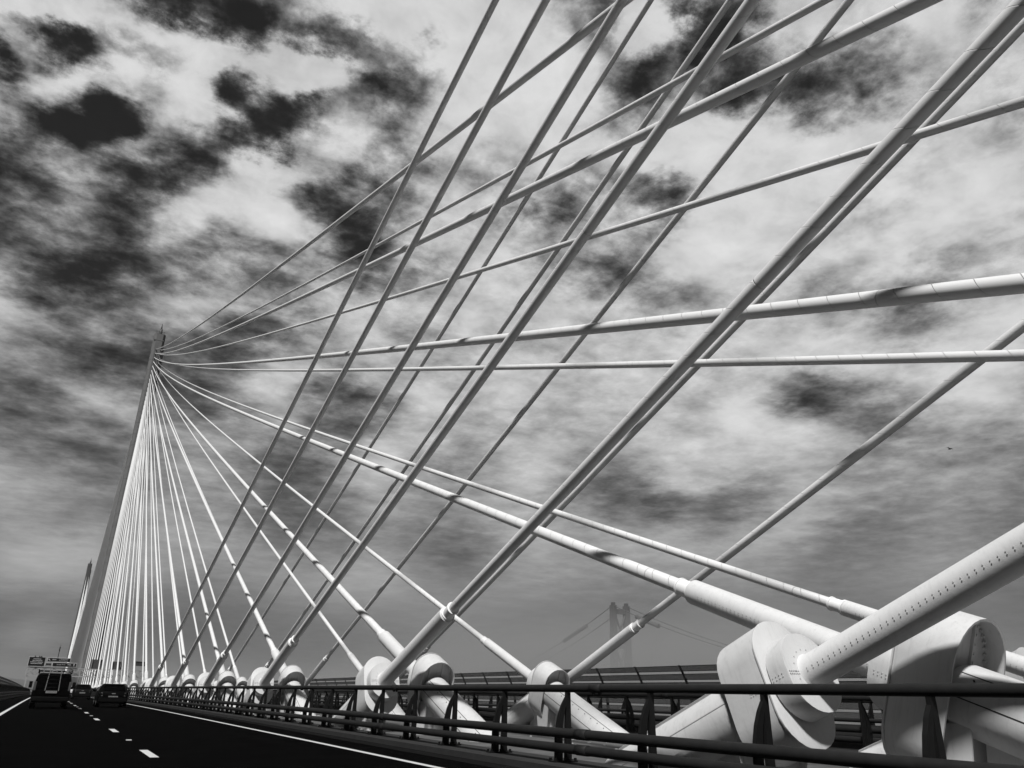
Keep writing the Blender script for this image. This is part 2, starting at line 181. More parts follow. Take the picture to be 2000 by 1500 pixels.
# cloud edges are crisper than the cover map: an S-curve round mid grey, only where the sky is broken
sc_ = N(nt, 'ShaderNodeMapRange', interpolation_type='SMOOTHSTEP', inp={'From Min': .13, 'From Max': .84, 'To Min': .18, 'To Max': .82})
nt.links.new(L0, sc_.inputs['Value'])
kS = MA(nt, 'MULTIPLY', amp.outputs[0], .85)
L = MA(nt, 'ADD', MA(nt, 'MULTIPLY', sc_.outputs[0], kS), MA(nt, 'MULTIPLY', L0, MA(nt, 'SUBTRACT', 1.0, kS)))
f3 = noise(wpl, 11.0, 6, .55, off=(5.3, 2.9, 0), dist=.4)
shade = MA(nt, 'ADD', MA(nt, 'MULTIPLY', MA(nt, 'SUBTRACT', f3.outputs['Fac'], .5), .36), MA(nt, 'MULTIPLY', d1, .22))
L = MA(nt, 'ADD', L, MA(nt, 'MULTIPLY', MA(nt, 'MULTIPLY', shade, amp.outputs[0]), L))
L = MA(nt, 'SUBTRACT', L, MA(nt, 'MULTIPLY', MA(nt, 'MAXIMUM', MA(nt, 'SUBTRACT', L, .84), 0.0), .4))
L = MA(nt, 'MINIMUM', MA(nt, 'MAXIMUM', L, .165), .96)
lin = MA(nt, 'MULTIPLY', MA(nt, 'POWER', L, 2.35), 1.0)
thick = N(nt, 'ShaderNodeMapRange', interpolation_type='SMOOTHSTEP', inp={'From Min': .10, 'From Max': .26, 'To Min': 0.25, 'To Max': 1.0})
nt.links.new(L, thick.inputs['Value'])
sky = N(nt, 'ShaderNodeTexSky')
sky.sky_type = 'NISHITA'
sky.sun_disc = False
sky.sun_elevation = SUN_EL
sky.sun_rotation = SUN_AZ
sky.dust_density = .4
ssep = N(nt, 'ShaderNodeSeparateColor')
nt.links.new(sky.outputs[0], ssep.inputs[0])
clear = MA(nt, 'MULTIPLY', ssep.outputs[0], .10)        # the red channel only, as a black and white red filter takes it
cl10 = MA(nt, 'MULTIPLY', lin, 10.0)
mix = MA(nt, 'ADD', MA(nt, 'MULTIPLY', cl10, thick.outputs[0]), MA(nt, 'MULTIPLY', clear, MA(nt, 'SUBTRACT', 1.0, thick.outputs[0])))
bg = N(nt, 'ShaderNodeBackground', inp={'Strength': 0.10})
nt.links.new(mix, bg.inputs['Color'])
wo = N(nt, 'ShaderNodeOutputWorld')
nt.links.new(bg.outputs[0], wo.inputs['Surface'])
world.cycles.sampling_method = 'MANUAL'
world.cycles.sample_map_resolution = 512

# ------------------------------------------------------------------ materials (the photograph is black and white)
MATS = {}


def mat(name, v, rough=.6, spec=.5, metal=0, coat=0, var=0.0, vscale=3.0, bump=0.0, bscale=40., streak=0.0, emit=0.0, spiral=None):
    m = bpy.data.materials.new(name)
    m.use_nodes = True
    t = m.node_tree
    p = t.nodes['Principled BSDF']
    p.inputs['Base Color'].default_value = (v, v, v, 1)
    p.inputs['Roughness'].default_value = rough
    p.inputs['Specular IOR Level'].default_value = spec
    p.inputs['Metallic'].default_value = metal
    p.inputs['Coat Weight'].default_value = coat
    if emit:
        p.inputs['Emission Color'].default_value = (1, 1, 1, 1)
        p.inputs['Emission Strength'].default_value = emit
    c = None
    tcn = t.nodes.new('ShaderNodeTexCoord')
    if var:
        n = N(t, 'ShaderNodeTexNoise', inp={'Scale': vscale, 'Detail': 8, 'Roughness': .65})
        t.links.new(tcn.outputs['Object'], n.inputs['Vector'])
        c = MA(t, 'ADD', MA(t, 'MULTIPLY', MA(t, 'SUBTRACT', n.outputs['Fac'], .5), 2 * var), 1.0)
    if streak:
        mp = N(t, 'ShaderNodeMapping', inp={'Scale': (7, 7, .7)})
        t.links.new(tcn.outputs['Object'], mp.inputs['Vector'])
        n = N(t, 'ShaderNodeTexNoise', inp={'Scale': 2.2, 'Detail': 6, 'Roughness': .7})
        t.links.new(mp.outputs[0], n.inputs['Vector'])
        mr = N(t, 'ShaderNodeMapRange', inp={'From Min': .52, 'From Max': .8, 'To Min': 1.0, 'To Max': 1 - streak})
        t.links.new(n.outputs['Fac'], mr.inputs['Value'])
        c = mr.outputs[0] if c is None else MA(t, 'MULTIPLY', c, mr.outputs[0])
    hgt = None
    if spiral:
        uv = N(t, 'ShaderNodeUVMap')
        s = N(t, 'ShaderNodeSeparateXYZ')
        t.links.new(uv.outputs[0], s.inputs[0])
        ph = MA(t, 'ADD', MA(t, 'DIVIDE', s.outputs[0], spiral), s.outputs[1])
        fr = MA(t, 'FRACT', MA(t, 'ADD', ph, 1000.0))
        line = MA(t, 'SUBTRACT', 1.0, MA(t, 'MULTIPLY', MA(t, 'ABSOLUTE', MA(t, 'SUBTRACT', fr, .5)), 2 * spiral / .016), clamp=True)
        # butt joints of the pipe every 11.8 m
        jt = MA(t, 'FRACT', MA(t, 'DIVIDE', s.outputs[0], 11.8))
        jl = MA(t, 'SUBTRACT', 1.0, MA(t, 'MULTIPLY', MA(t, 'ABSOLUTE', MA(t, 'SUBTRACT', jt, .5)), 2 * 11.8 / .03), clamp=True)
        line = MA(t, 'MAXIMUM', line, jl)
        k = MA(t, 'SUBTRACT', 1.0, MA(t, 'MULTIPLY', line, .25))
        c = k if c is None else MA(t, 'MULTIPLY', c, k)
        hgt = MA(t, 'MULTIPLY', line, .6)
    if c is not None:
        cc = N(t, 'ShaderNodeCombineColor')
        vv_ = MA(t, 'MULTIPLY', c, v)
        for i in range(3):
            t.links.new(vv_, cc.inputs[i])
        t.links.new(cc.outputs[0], p.inputs['Base Color'])
    if bump or hgt is not None:
        n = N(t, 'ShaderNodeTexNoise', inp={'Scale': bscale, 'Detail': 5, 'Roughness': .6})
        t.links.new(tcn.outputs['Object'], n.inputs['Vector'])
        h = MA(t, 'MULTIPLY', n.outputs['Fac'], max(bump, .001))
        if hgt is not None:
            h = MA(t, 'ADD', h, MA(t, 'MULTIPLY', hgt, .02))
        b = N(t, 'ShaderNodeBump', inp={'Strength': 1.0, 'Distance': 1.0})
        t.links.new(h, b.inputs['Height'])
        t.links.new(b.outputs[0], p.inputs['Normal'])
    MATS[name] = m
    return m


M_CABLE = mat('white_stay_pipe', .68, .5, .35, var=.07, vscale=2.5, spiral=.62)
M_TUBE = mat('white_steel_paint', .62, .5, .35, var=.10, vscale=4.0, streak=.18, bump=.0015, bscale=14)
M_HOUS = mat('housing_paint', .56, .5, .3, var=.13, vscale=3.4, streak=.24, bump=.003, bscale=9)
M_BOLT = mat('bolt_steel', .42, .5, .5)
M_RING = mat('collar_ring', .8, .4, .4)
M_DARKGAP = mat('rubber_gap', .03, .8, .2)
M_RAIL = mat('dark_rail_paint', .016, .6, .15, var=.45, vscale=5, bump=.002, bscale=18)
M_POST = mat('dark_post_paint', .008, .6, .15, var=.3, vscale=7)
M_ROAD = mat('asphalt', .0030, 1.0, .0, var=.6, vscale=1.2, bump=.004, bscale=60)
M_VERGE = mat('verge_asphalt', .010, 1.0, .0, var=.35, vscale=2.0, bump=.004, bscale=60)
M_KERB = mat('plinth_concrete', .028, .9, .15, var=.4, vscale=2.0, bump=.004, bscale=25)
M_LINE = mat('road_paint', .52, .8, .2, var=.22, vscale=9)
M_RESERVE = mat('reserve_surfacing', .095, .9, .15, var=.75, vscale=1.1, bump=.008, bscale=20)
M_TOWER = mat('tower_concrete', .125, .85, .2, var=.3, vscale=.35)
M_FARTOWER = mat('far_tower_shaded_concrete', .05, .85, .2, var=.1, vscale=.3)  # darker copy of the tower concrete: cloud shadow put into the colour
M_STEEL = mat('galvanised_steel', .34, .5, .5, var=.1)
M_SIGN = mat('sign_face', .006, .4, .3)
M_SIGNB = mat('sign_border', .55, .5, .3)
M_SIGNG = mat('sign_grey_face', .06, .5, .3)
M_LED = mat('lit_dots', .2, .5, .3, emit=.22)
M_BLACKP = mat('black_car_paint', .001, .5, .03, coat=.0)
M_DARKP = mat('dark_grey_car_paint', .003, .45, .06, coat=.0)
M_WHITEP = mat('white_car_paint', .7, .3, .5, coat=.4)
M_GLASSD = mat('tinted_window', .0015, .15, .08)
M_TYRE = mat('tyre_rubber', .003, .9, .0)
M_PLATE = mat('number_plate', .26, .5, .3)
M_TRIM = mat('bright_trim', .25, .4, .4, metal=.2)
M_LAMP = mat('lamp_lens', .08, .2, .5)
M_BLACK = mat('black_plastic', .002, .7, .1)
M_WATER = mat('firth_water', .012, .35, .25, bump=.05, bscale=.25)
M_HILL = mat('hill_ground', .05, .9, .1, var=.4, vscale=.01)
M_UNDER = mat('weathering_box_girder', .12, .8, .2)
M_OLD = mat('old_bridge_hazed_steel', .085, .8, .1)  # grey matched to the misty sky: haze fade put into the colour


def glass_mat():
    m = bpy.data.materials.new('smoked_wind_screen_panel')
    m.use_nodes = True
    t = m.node_tree
    p = t.nodes['Principled BSDF']
    p.inputs['Base Color'].default_value = (.12, .12, .12, 1)
    p.inputs['Roughness'].default_value = .35
    tr = N(t, 'ShaderNodeBsdfTransparent', inp={'Color': (.8, .8, .8, 1)})
    mx = N(t, 'ShaderNodeMixShader', inp={'Fac': .5})
    t.links.new(tr.outputs[0], mx.inputs[1])
    t.links.new(p.outputs[0], mx.inputs[2])
    t.links.new(mx.outputs[0], t.nodes['Material Output'].inputs['Surface'])
    return m


M_PANEL = glass_mat()


# ------------------------------------------------------------------ helpers
def dz(y):
    return -y * y / (2 * RCREST)


class MB:
    def __init__(s):
        s.v, s.f, s.uv, s.sm = [], [], {}, []

    def box(s, x0, x1, y0, y1, z0, z1, M=None):
        c = [Vector((x, y, z)) for z in (z0, z1) for y in (y0, y1) for x in (x0, x1)]
        if M is not None:
            c = [M @ q for q in c]
        b = len(s.v)
        s.v += [tuple(q) for q in c]
        for q in ((0, 2, 3, 1), (4, 5, 7, 6), (0, 1, 5, 4), (2, 6, 7, 3), (0, 4, 6, 2), (1, 3, 7, 5)):
            s.f.append(tuple(b + k for k in q))
            s.sm.append(False)
        return s

    def hexa(s, c):        # 8 corners, bottom loop then top loop
        b = len(s.v)
        s.v += [tuple(q) for q in c]
        for q in ((3, 2, 1, 0), (4, 5, 6, 7), (0, 1, 5, 4), (1, 2, 6, 5), (2, 3, 7, 6), (3, 0, 4, 7)):
            s.f.append(tuple(b + k for k in q))
            s.sm.append(False)
        return s

    def ring_tube(s, rings, closed_ends=(True, True), smooth=True, uvs=None):
        """rings: list of lists of points, equal count, lofted"""
        n = len(rings[0])
        b = len(s.v)
        for r in rings:
            s.v += [tuple(q) for q in r]
        for i in range(len(rings) - 1):
            for j in range(n):
                k = (j + 1) % n
                s.f.append((b + i * n + j, b + i * n + k, b + (i + 1) * n + k, b + (i + 1) * n + j))
                s.sm.append(smooth)
                if uvs is not None:
                    s.uv[len(s.f) - 1] = ((uvs[i], j / n), (uvs[i], (j + 1) / n), (uvs[i + 1], (j + 1) / n), (uvs[i + 1], j / n))
        if closed_ends[0]:
            s.f.append(tuple(b + j for j in range(n))[::-1])
            s.sm.append(False)
        if closed_ends[1]:
            e = b + (len(rings) - 1) * n
            s.f.append(tuple(e + j for j in range(n)))
            s.sm.append(False)
        return s

    def tube(s, path, r, n=12, ends=True, uvs=None):
        """round tube along a path; r a number or a list"""
        path = [Vector(q) for q in path]
        rings = []
        up = Vector((0, 0, 1))
        for i, q in enumerate(path):
            t = (path[min(i + 1, len(path) - 1)] - path[max(i - 1, 0)]).normalized()
            u = up if abs(t.z) < .98 else Vector((1, 0, 0))
            a = t.cross(u).normalized()
            c = a.cross(t).normalized()
            rr = r[i] if isinstance(r, (list, tuple)) else r
            rings.append([q + a * (math.cos(2 * math.pi * j / n) * rr) + c * (math.sin(2 * math.pi * j / n) * rr) for j in range(n)])
        # orient outward
        return s.ring_tube(rings, (ends, ends), True, uvs)

    def lathe(s, prof, n=32, axis='y'):
        """prof: list of (y, r) along local y"""
        rings = []
        for y, r in prof:
            rings.append([Vector((math.cos(2 * math.pi * j / n) * r, y, -math.sin(2 * math.pi * j / n) * r)) for j in range(n)])
        return s.ring_tube(rings, (True, True), True)

    def prism(s, outline, y0, y1, smooth=False, caps=(True, True), scale1=1.0):
        a = [Vector((x, y0, z)) for x, z in outline]
        b = [Vector((x * scale1, y1, z * scale1)) for x, z in outline]
        return s.ring_tube([a, b], caps, smooth)

    def build(s, name, m, parent=None, loc=None, weld=False):
        me = bpy.data.meshes.new(name)
        me.from_pydata([tuple(q) for q in s.v], [], s.f)
        me.polygons.foreach_set('use_smooth', s.sm)
        if s.uv:
            lay = me.uv_layers.new(name='UVMap')
            for fi, uv4 in s.uv.items():
                p = me.polygons[fi]
                for li, q in zip(p.loop_indices, uv4):
                    lay.data[li].uv = q
        me.materials.append(m)
        me.update()
        o = bpy.data.objects.new(name, me)
        col.objects.link(o)
        if parent is not None:
            o.parent = parent
        if loc is not None:
            o.location = loc
        return o


def fix_normals(o):
    import bmesh
    bm = bmesh.new()
    bm.from_mesh(o.data)
    bmesh.ops.recalc_face_normals(bm, faces=bm.faces)
    bm.to_mesh(o.data)
    bm.free()
    return o


def smooth_by_angle(o, deg=35):
    """sharp edges where the faces turn by more than deg"""
    import bmesh
    bm = bmesh.new()
    bm.from_mesh(o.data)
    bmesh.ops.recalc_face_normals(bm, faces=bm.faces)
    for e in bm.edges:
        e.smooth = len(e.link_faces) == 2 and e.calc_face_angle(3.14) < math.radians(deg)
    for f in bm.faces:
        f.smooth = True
    bm.to_mesh(o.data)
    bm.free()
    return o


def merge_into(a, b):
    """rivets belong to the surface they sit on: one mesh, a second material slot"""
    import bmesh
    bm = bmesh.new()
    bm.from_mesh(a.data)
    n0 = len(bm.faces)
    bm.from_mesh(b.data)
    bm.faces.ensure_lookup_table()
    for f in bm.faces[n0:]:
        f.material_index = 1
    a.data.materials.append(b.data.materials[0])
    bm.to_mesh(a.data)
    bm.free()
    bpy.data.objects.remove(b)


def tag(o, label=None, cat=None, group=None, kind=None):
    if label:
        o['label'] = label
    if cat:
        o['category'] = cat
    if group:
        o['group'] = group
    if kind:
        o['kind'] = kind
    return o


def empty(name, loc=(0, 0, 0), label=None, cat=None, group=None):
    o = bpy.data.objects.new(name, None)
    o.empty_display_size = .2
    o.location = loc
    col.objects.link(o)
    return tag(o, label, cat, group)


def copy_part(src, parent, name=None):
    o = src.copy()
    col.objects.link(o)
    o.parent = parent
    return o


def bevel(o, w=.02, seg=2):
    b = o.modifiers.new('bevel', 'BEVEL')
    b.width = w
    b.segments = seg
    b.limit_method = 'ANGLE'
    b.angle_limit = math.radians(40)
    return o


def hex_bolt(mb, c, nrm, r=.014, h=.012, n=6):
    c, nrm = Vector(c), Vector(nrm).normalized()
    u = nrm.orthogonal().normalized()
    w = nrm.cross(u)
    rings = []
    for k in (-.3, 1):
        rings.append([c + nrm * (h * k) + (u * math.cos(6.2832 * j / n) + w * math.sin(6.2832 * j / n)) * r for j in range(n)])
    mb.ring_tube(rings, (False, True), False)


ORD = 'first second third fourth fifth sixth seventh eighth ninth tenth eleventh twelfth thirteenth fourteenth fifteenth sixteenth seventeenth eighteenth nineteenth twentieth'.split() + ['twenty-first', 'twenty-second', 'twenty-third', 'twenty-fourth', 'twenty-fifth', 'twenty-sixth']

# ------------------------------------------------------------------ the deck and the ground
XC = 12.51                                     # centre line of the bridge
YS = [-160 + 12 * k for k in range(0, 14)] + [10 + 20 * k for k in range(0, 75)]


def sheet(name, x0, x1, z, m, ys=YS, label=None, thick=None):
    mb = MB()
    for a, b in zip(ys[:-1], ys[1:]):
        if thick is None:
            i = len(mb.v)
            mb.v += [(x0, a, z + dz(a)), (x1, a, z + dz(a)), (x1, b, z + dz(b)), (x0, b, z + dz(b))]
            mb.f.append((i, i + 1, i + 2, i + 3))
            mb.sm.append(False)
    if thick is not None:
        rings = [[Vector((x0, y, z + dz(y) - thick)), Vector((x1, y, z + dz(y) - thick)), Vector((x1, y, z + dz(y))), Vector((x0, y, z + dz(y)))] for y in ys]
        mb.ring_tube(rings, (True, True), False)
    o = mb.build(name, m)
    tag(o, kind='structure')
    return o


XR = 7.99                                      # near central barrier
XR2 = 2 * XC - XR
sheet('bridge_deck', -8.3, 2 * XC + 8.3, -.03, M_UNDER, thick=.5)
mb = MB()
mb.ring_tube([[Vector((XC - 8, y, dz(y) - 4.6)), Vector((XC + 8, y, dz(y) - 4.6)), Vector((XC + 15, y, dz(y) - .54)), Vector((XC - 15, y, dz(y) - .54))] for y in YS], (True, True), False)
tag(mb.build('bridge_girder', M_UNDER), kind='structure')
sheet('road', -6.6, 7.25, 0.0, M_ROAD)
sheet('road_opposite', 2 * XC - 7.25, 2 * XC + 6.6, 0.0, M_ROAD)
sheet('road_verge', 6.75, 7.22, .004, M_VERGE)
sheet('kerb', 7.28, 8.45, .10, M_KERB, thick=.12)
sheet('kerb_opposite', 2 * XC - 8.45, 2 * XC - 7.28, .10, M_KERB, thick=.12)
sheet('central_reserve', 8.46, 2 * XC - 8.46, .05, M_RESERVE, thick=.07)
sheet('kerb_outer', -3.75, -3.0, .10, M_KERB, thick=.12)
sheet('kerb_outer_opposite', 2 * XC + 3.0, 2 * XC + 3.75, .10, M_KERB, thick=.12)


def sub(y0, y1, n):
    return [y0 + (y1 - y0) * k / n for k in range(n + 1)]


def line(x, w, name='road_marking'):
    return sheet(name, x - w / 2, x + w / 2, .008, M_LINE, ys=sub(-60, 900, 60))


line(5.82, .15)
line(-1.42, .15)
line(2 * XC - 5.82, .17)
line(2 * XC + 1.42, .17)
for xm in (1.85, 2 * XC - 1.85):
    mb = MB()
    for k in range(-5, 70):
        y = 16.7 + 9 * k
        i = len(mb.v)
        for (a, b) in ((y - .95, y + .95),):
            mb.v += [(xm - .075, a, .008 + dz(a)), (xm + .075, a, .008 + dz(a)), (xm + .075, b, .008 + dz(b)), (xm - .075, b, .008 + dz(b))]
            mb.f.append((i, i + 1, i + 2, i + 3))
            mb.sm.append(False)
        if k % 2 == 0:
            ys_ = y + 4.2
            mb.box(xm - .055, xm + .055, ys_ - .07, ys_ + .07, .004 + dz(ys_), .022 + dz(ys_))
    tag(mb.build('road_marking', M_LINE), kind='structure')

# pale debris and paint lines on the reserve
mb = MB()
random.seed(4)
for k in range(170):
    x = random.uniform(11.2, 13.4)
    y = random.uniform(8, 60)
    r = random.uniform(.012, .05)
    a = random.uniform(0, 6.28)
    M = Matrix.Translation((x, y, .05 + dz(y))) @ Matrix.Rotation(a, 4, 'Z')
    mb.box(-r, r, -r * .6, r * .6, 0, r * .5, M)
tag(mb.build('loose_chippings', M_LINE), 'pale chippings scattered over the paved strip between the stay anchors', 'chippings', kind='stuff')

# water and far shore
mb = MB()
mb.v += [(-9000, -9000, -55), (9000, -9000, -55), (9000, 9000, -55), (-9000, 9000, -55)]
mb.f.append((0, 1, 2, 3))
mb.sm.append(False)
tag(mb.build('water', M_WATER), kind='structure')
mb = MB()
NX, NY = 60, 8
random.seed(3)
ph = [random.uniform(0, 6) for _ in range(6)]
for j in range(NY):
    for i in range(NX):
        x = -6000 + 12000 * i / (NX - 1)
        y = 3800 + 4000 * j / (NY - 1)
        h = 60 + 30 * math.sin(x * .0012 + ph[0]) + 18 * math.sin(x * .0031 + ph[1]) + 8 * math.sin(x * .009 + ph[2] + j)
        h *= math.sin(math.pi * j / (NY - 1)) ** .7 if 0 < j < NY - 1 else 0
        mb.v.append((x, y, -56 + h))
for j in range(NY - 1):
    for i in range(NX - 1):
        a = j * NX + i
        mb.f.append((a, a + 1, a + NX + 1, a + NX))
        mb.sm.append(True)
tag(mb.build('hills', M_HILL), kind='structure')


# ------------------------------------------------------------------ barriers
def post_mesh(sgn):
    """crankcd twin post: back upright under the top rail, curved front leg that carries the lower rails. sgn=-1: traffic at -x"""
    mb = MB()
    s = sgn
    # back upright (plate), leaning a little
    mb.hexa([(s * -.06, -.035, .10), (s * .06, -.035, .10), (s * .06, .035, .10), (s * -.06, .035, .10),
             (s * -.04, -.030, 1.22), (s * .04, -.030, 1.22), (s * .04, .030, 1.22), (s * -.04, .030, 1.22)])
    # curved front leg
    pr = [(.19, .10, .07), (.19, .45, .066), (.175, .66, .062), (.14, .84, .052), (.085, 1.0, .04), (.03, 1.12, .02)]
    rings = []
    for x, z, w in pr:
        rings.append([Vector((s * (x - w), -.03, z)), Vector((s * (x + w), -.03, z)), Vector((s * (x + w), .03, z)), Vector((s * (x - w), .03, z))])
    mb.ring_tube(rings, (True, True), False)
    # base plate and bolts
    mb.box(min(s * -.14, s * .33), max(s * -.14, s * .33), -.10, .10, .098, .125)
    for bx in (-.10, .30, .10):
        for by in (-.075, .075):
            mb.box(s * bx - .018, s * bx + .018, by - .018, by + .018, .125, .165)
    # cleats to the rails
    mb.box(min(s * .15, s * .26), max(s * .15, s * .26), -.045, .045, .50, .60)
    mb.box(min(s * .15, s * .26), max(s * .15, s * .26), -.045, .045, .27, .37)
    return mb


def barrier(x, sgn, y_first, pitch, n_parts, n_rest, y0, y1, label, group=None, radii=(.066, .078, .074)):
    r = empty('crash_barrier', (x, 0, 0), label, 'barrier', group)
    ys = sub(y0, y1, 70)
    for (dx_, z, rad) in ((0, 1.262, radii[0]), (sgn * .29, .56, radii[1]), (sgn * .29, .33, radii[2])):
        mb = MB()
        mb.tube([(dx_, y, z + dz(y)) for y in ys], rad, 14)
        # sleeve joints
        for k in range(int((min(y1, 120) - max(y0, -10)) / 9.14)):
            yj = max(y0, -10) + 3.1 + 9.14 * k
            mb.tube([(dx_, yj - .16, z + dz(yj)), (dx_, yj + .16, z + dz(yj))], rad + .007, 14)
            if dx_ == 0:
                for q in (-.09, .09):
                    mb.box(-.02, .02, yj + q - .02, yj + q + .02, z - rad - .035 + dz(yj), z + dz(yj))
        o = mb.build('rail', M_RAIL, r)
        fix_normals(o)
    pm = post_mesh(sgn)
    p0 = pm.build('post', M_POST, r)
    fix_normals(p0)
    p0.location = (0, y_first, dz(y_first))
    for k in range(1, n_parts):
        p = copy_part(p0, r)
        yy = y_first + pitch * k
        p.location = (0, yy, dz(yy))
    if n_rest:
        big = MB()
        for k in range(n_parts, n_parts + n_rest):
            yy = y_first + pitch * k
            i0 = len(big.v)
            big.v += [(vx, vy + yy, vz + dz(yy)) for vx, vy, vz in pm.v]
            big.f += [tuple(i0 + q for q in f) for f in pm.f]
            big.sm += pm.sm
        o = big.build('post', M_POST, r)
        o['kind'] = 'stuff'
        o['label'] = 'distant barrier posts running together'
    return r


YP = 5.41
PITCH = 2.284
barrier(XR, -1, YP - 2 * PITCH, PITCH, 99, 60, -60, 380, 'dark three-rail crash barrier nearest the camera, along the right road edge')
barrier(XR2, 1, YP - 2 * PITCH + 1.1, PITCH, 60, 50, -60, 380, 'dark three-rail crash barrier beyond the two rows of white stay anchors')
barrier(-3.5, 1, YP + 3, PITCH, 60, 40, -10, 380, 'dark three-rail crash barrier left of the van, below the slatted wind screen')
barrier(2 * XC + 3.5, -1, YP + .5, PITCH, 60, 40, -60, 380, 'dark three-rail crash barrier at the foot of the wind screen on the far road edge')


# ------------------------------------------------------------------ wind screens on both edges
def wind_screen(x, sgn, label, y0=-40, y1=420, pitch=4.3):
    """posts and louvres curve inwards at the top; sgn=+1: road lies at +x"""
    r = empty('wind_screen', (x, 0, 0), label, 'wind screen')

    def cx_(z):      # offset of the curve towards the road
        t = max(0, z) / 3.08
        return sgn * (.95 * t ** 2.2 - .95)
    pm = MB()
    zs_ = [-.5, .3, 1.0, 1.6, 2.2, 2.7, 3.12]
    rings = []
    for z in zs_:
        w = .17 - .03 * z
        rings.append([Vector((cx_(z) - w / 2 - sgn * .12, -.06, z)), Vector((cx_(z) + w / 2 - sgn * .12, -.06, z)), Vector((cx_(z) + w / 2 - sgn * .12, .06, z)), Vector((cx_(z) - w / 2 - sgn * .12, .06, z))])
    pm.ring_tube(rings, (True, True), False)
    p0 = pm.build('post', M_POST, r)
    fix_normals(p0)
    n = int((y1 - y0) / pitch)
    n = min(n, 98)
    for k in range(n + 1):
        yy = y0 + .8 + pitch * k
        p = p0 if k == 0 else copy_part(p0, r)
        p.location = (0, yy, dz(yy))
    ys = sub(y0, y1, 46)
    bands = [(3.07, 2.78), (2.62, 2.31), (2.16, 1.85), (1.70, 1.39), (1.24, .93), (.78, .47)]
    for za, zb in bands:
        mb = MB()
        rings = [[Vector((cx_(zb), y, zb + dz(y))), Vector((cx_(zb) + sgn * .012, y, zb + dz(y))), Vector((cx_(za) + sgn * .012 + sgn * .05, y, za + dz(y))), Vector((cx_(za) + sgn * .05, y, za + dz(y)))] for y in ys]
        mb.ring_tube(rings, (True, True), False)
        o = mb.build('louvre', M_PANEL, r)
        fix_normals(o)
    mb = MB()
    for za, zb in bands:
        for z, h in ((za, .035), (zb, .028)):
            mb.ring_tube([[Vector((cx_(z) - .025, y, z - h / 2 + dz(y))), Vector((cx_(z) + .03, y, z - h / 2 + dz(y))), Vector((cx_(z) + .03, y, z + h / 2 + dz(y))), Vector((cx_(z) - .025, y, z + h / 2 + dz(y)))] for y in ys], (True, True), False)
    o = mb.build('frame', M_POST, r)
    fix_normals(o)
    return r


wind_screen(XC + 19.3 + .95, -1, 'curved slatted wind screen along the far edge, behind the white anchors')
wind_screen(XC - 19.3 - .95, 1, 'curved slatted wind screen on the near edge, left of the van')

# ------------------------------------------------------------------ stay anchors: one prototype in a frame whose +y runs up the stay
XNA, XFA, XNB, XFB = 8.958, 15.277, 9.974, 14.110
ZA, ZB = EYE + .185, EYE + .015
YA0, YB0, SP = 8.296, 5.999, 16.2


def stadium(hw, hl, n=14):
    out = []
    for k in range(n + 1):
        a = math.pi * k / n
        out.append((hw * math.cos(a), hl + hw * math.sin(a)))
    for k in range(n + 1):
        a = math.pi + math.pi * k / n
        out.append((hw * math.cos(a), -hl + hw * math.sin(a)))
    return out


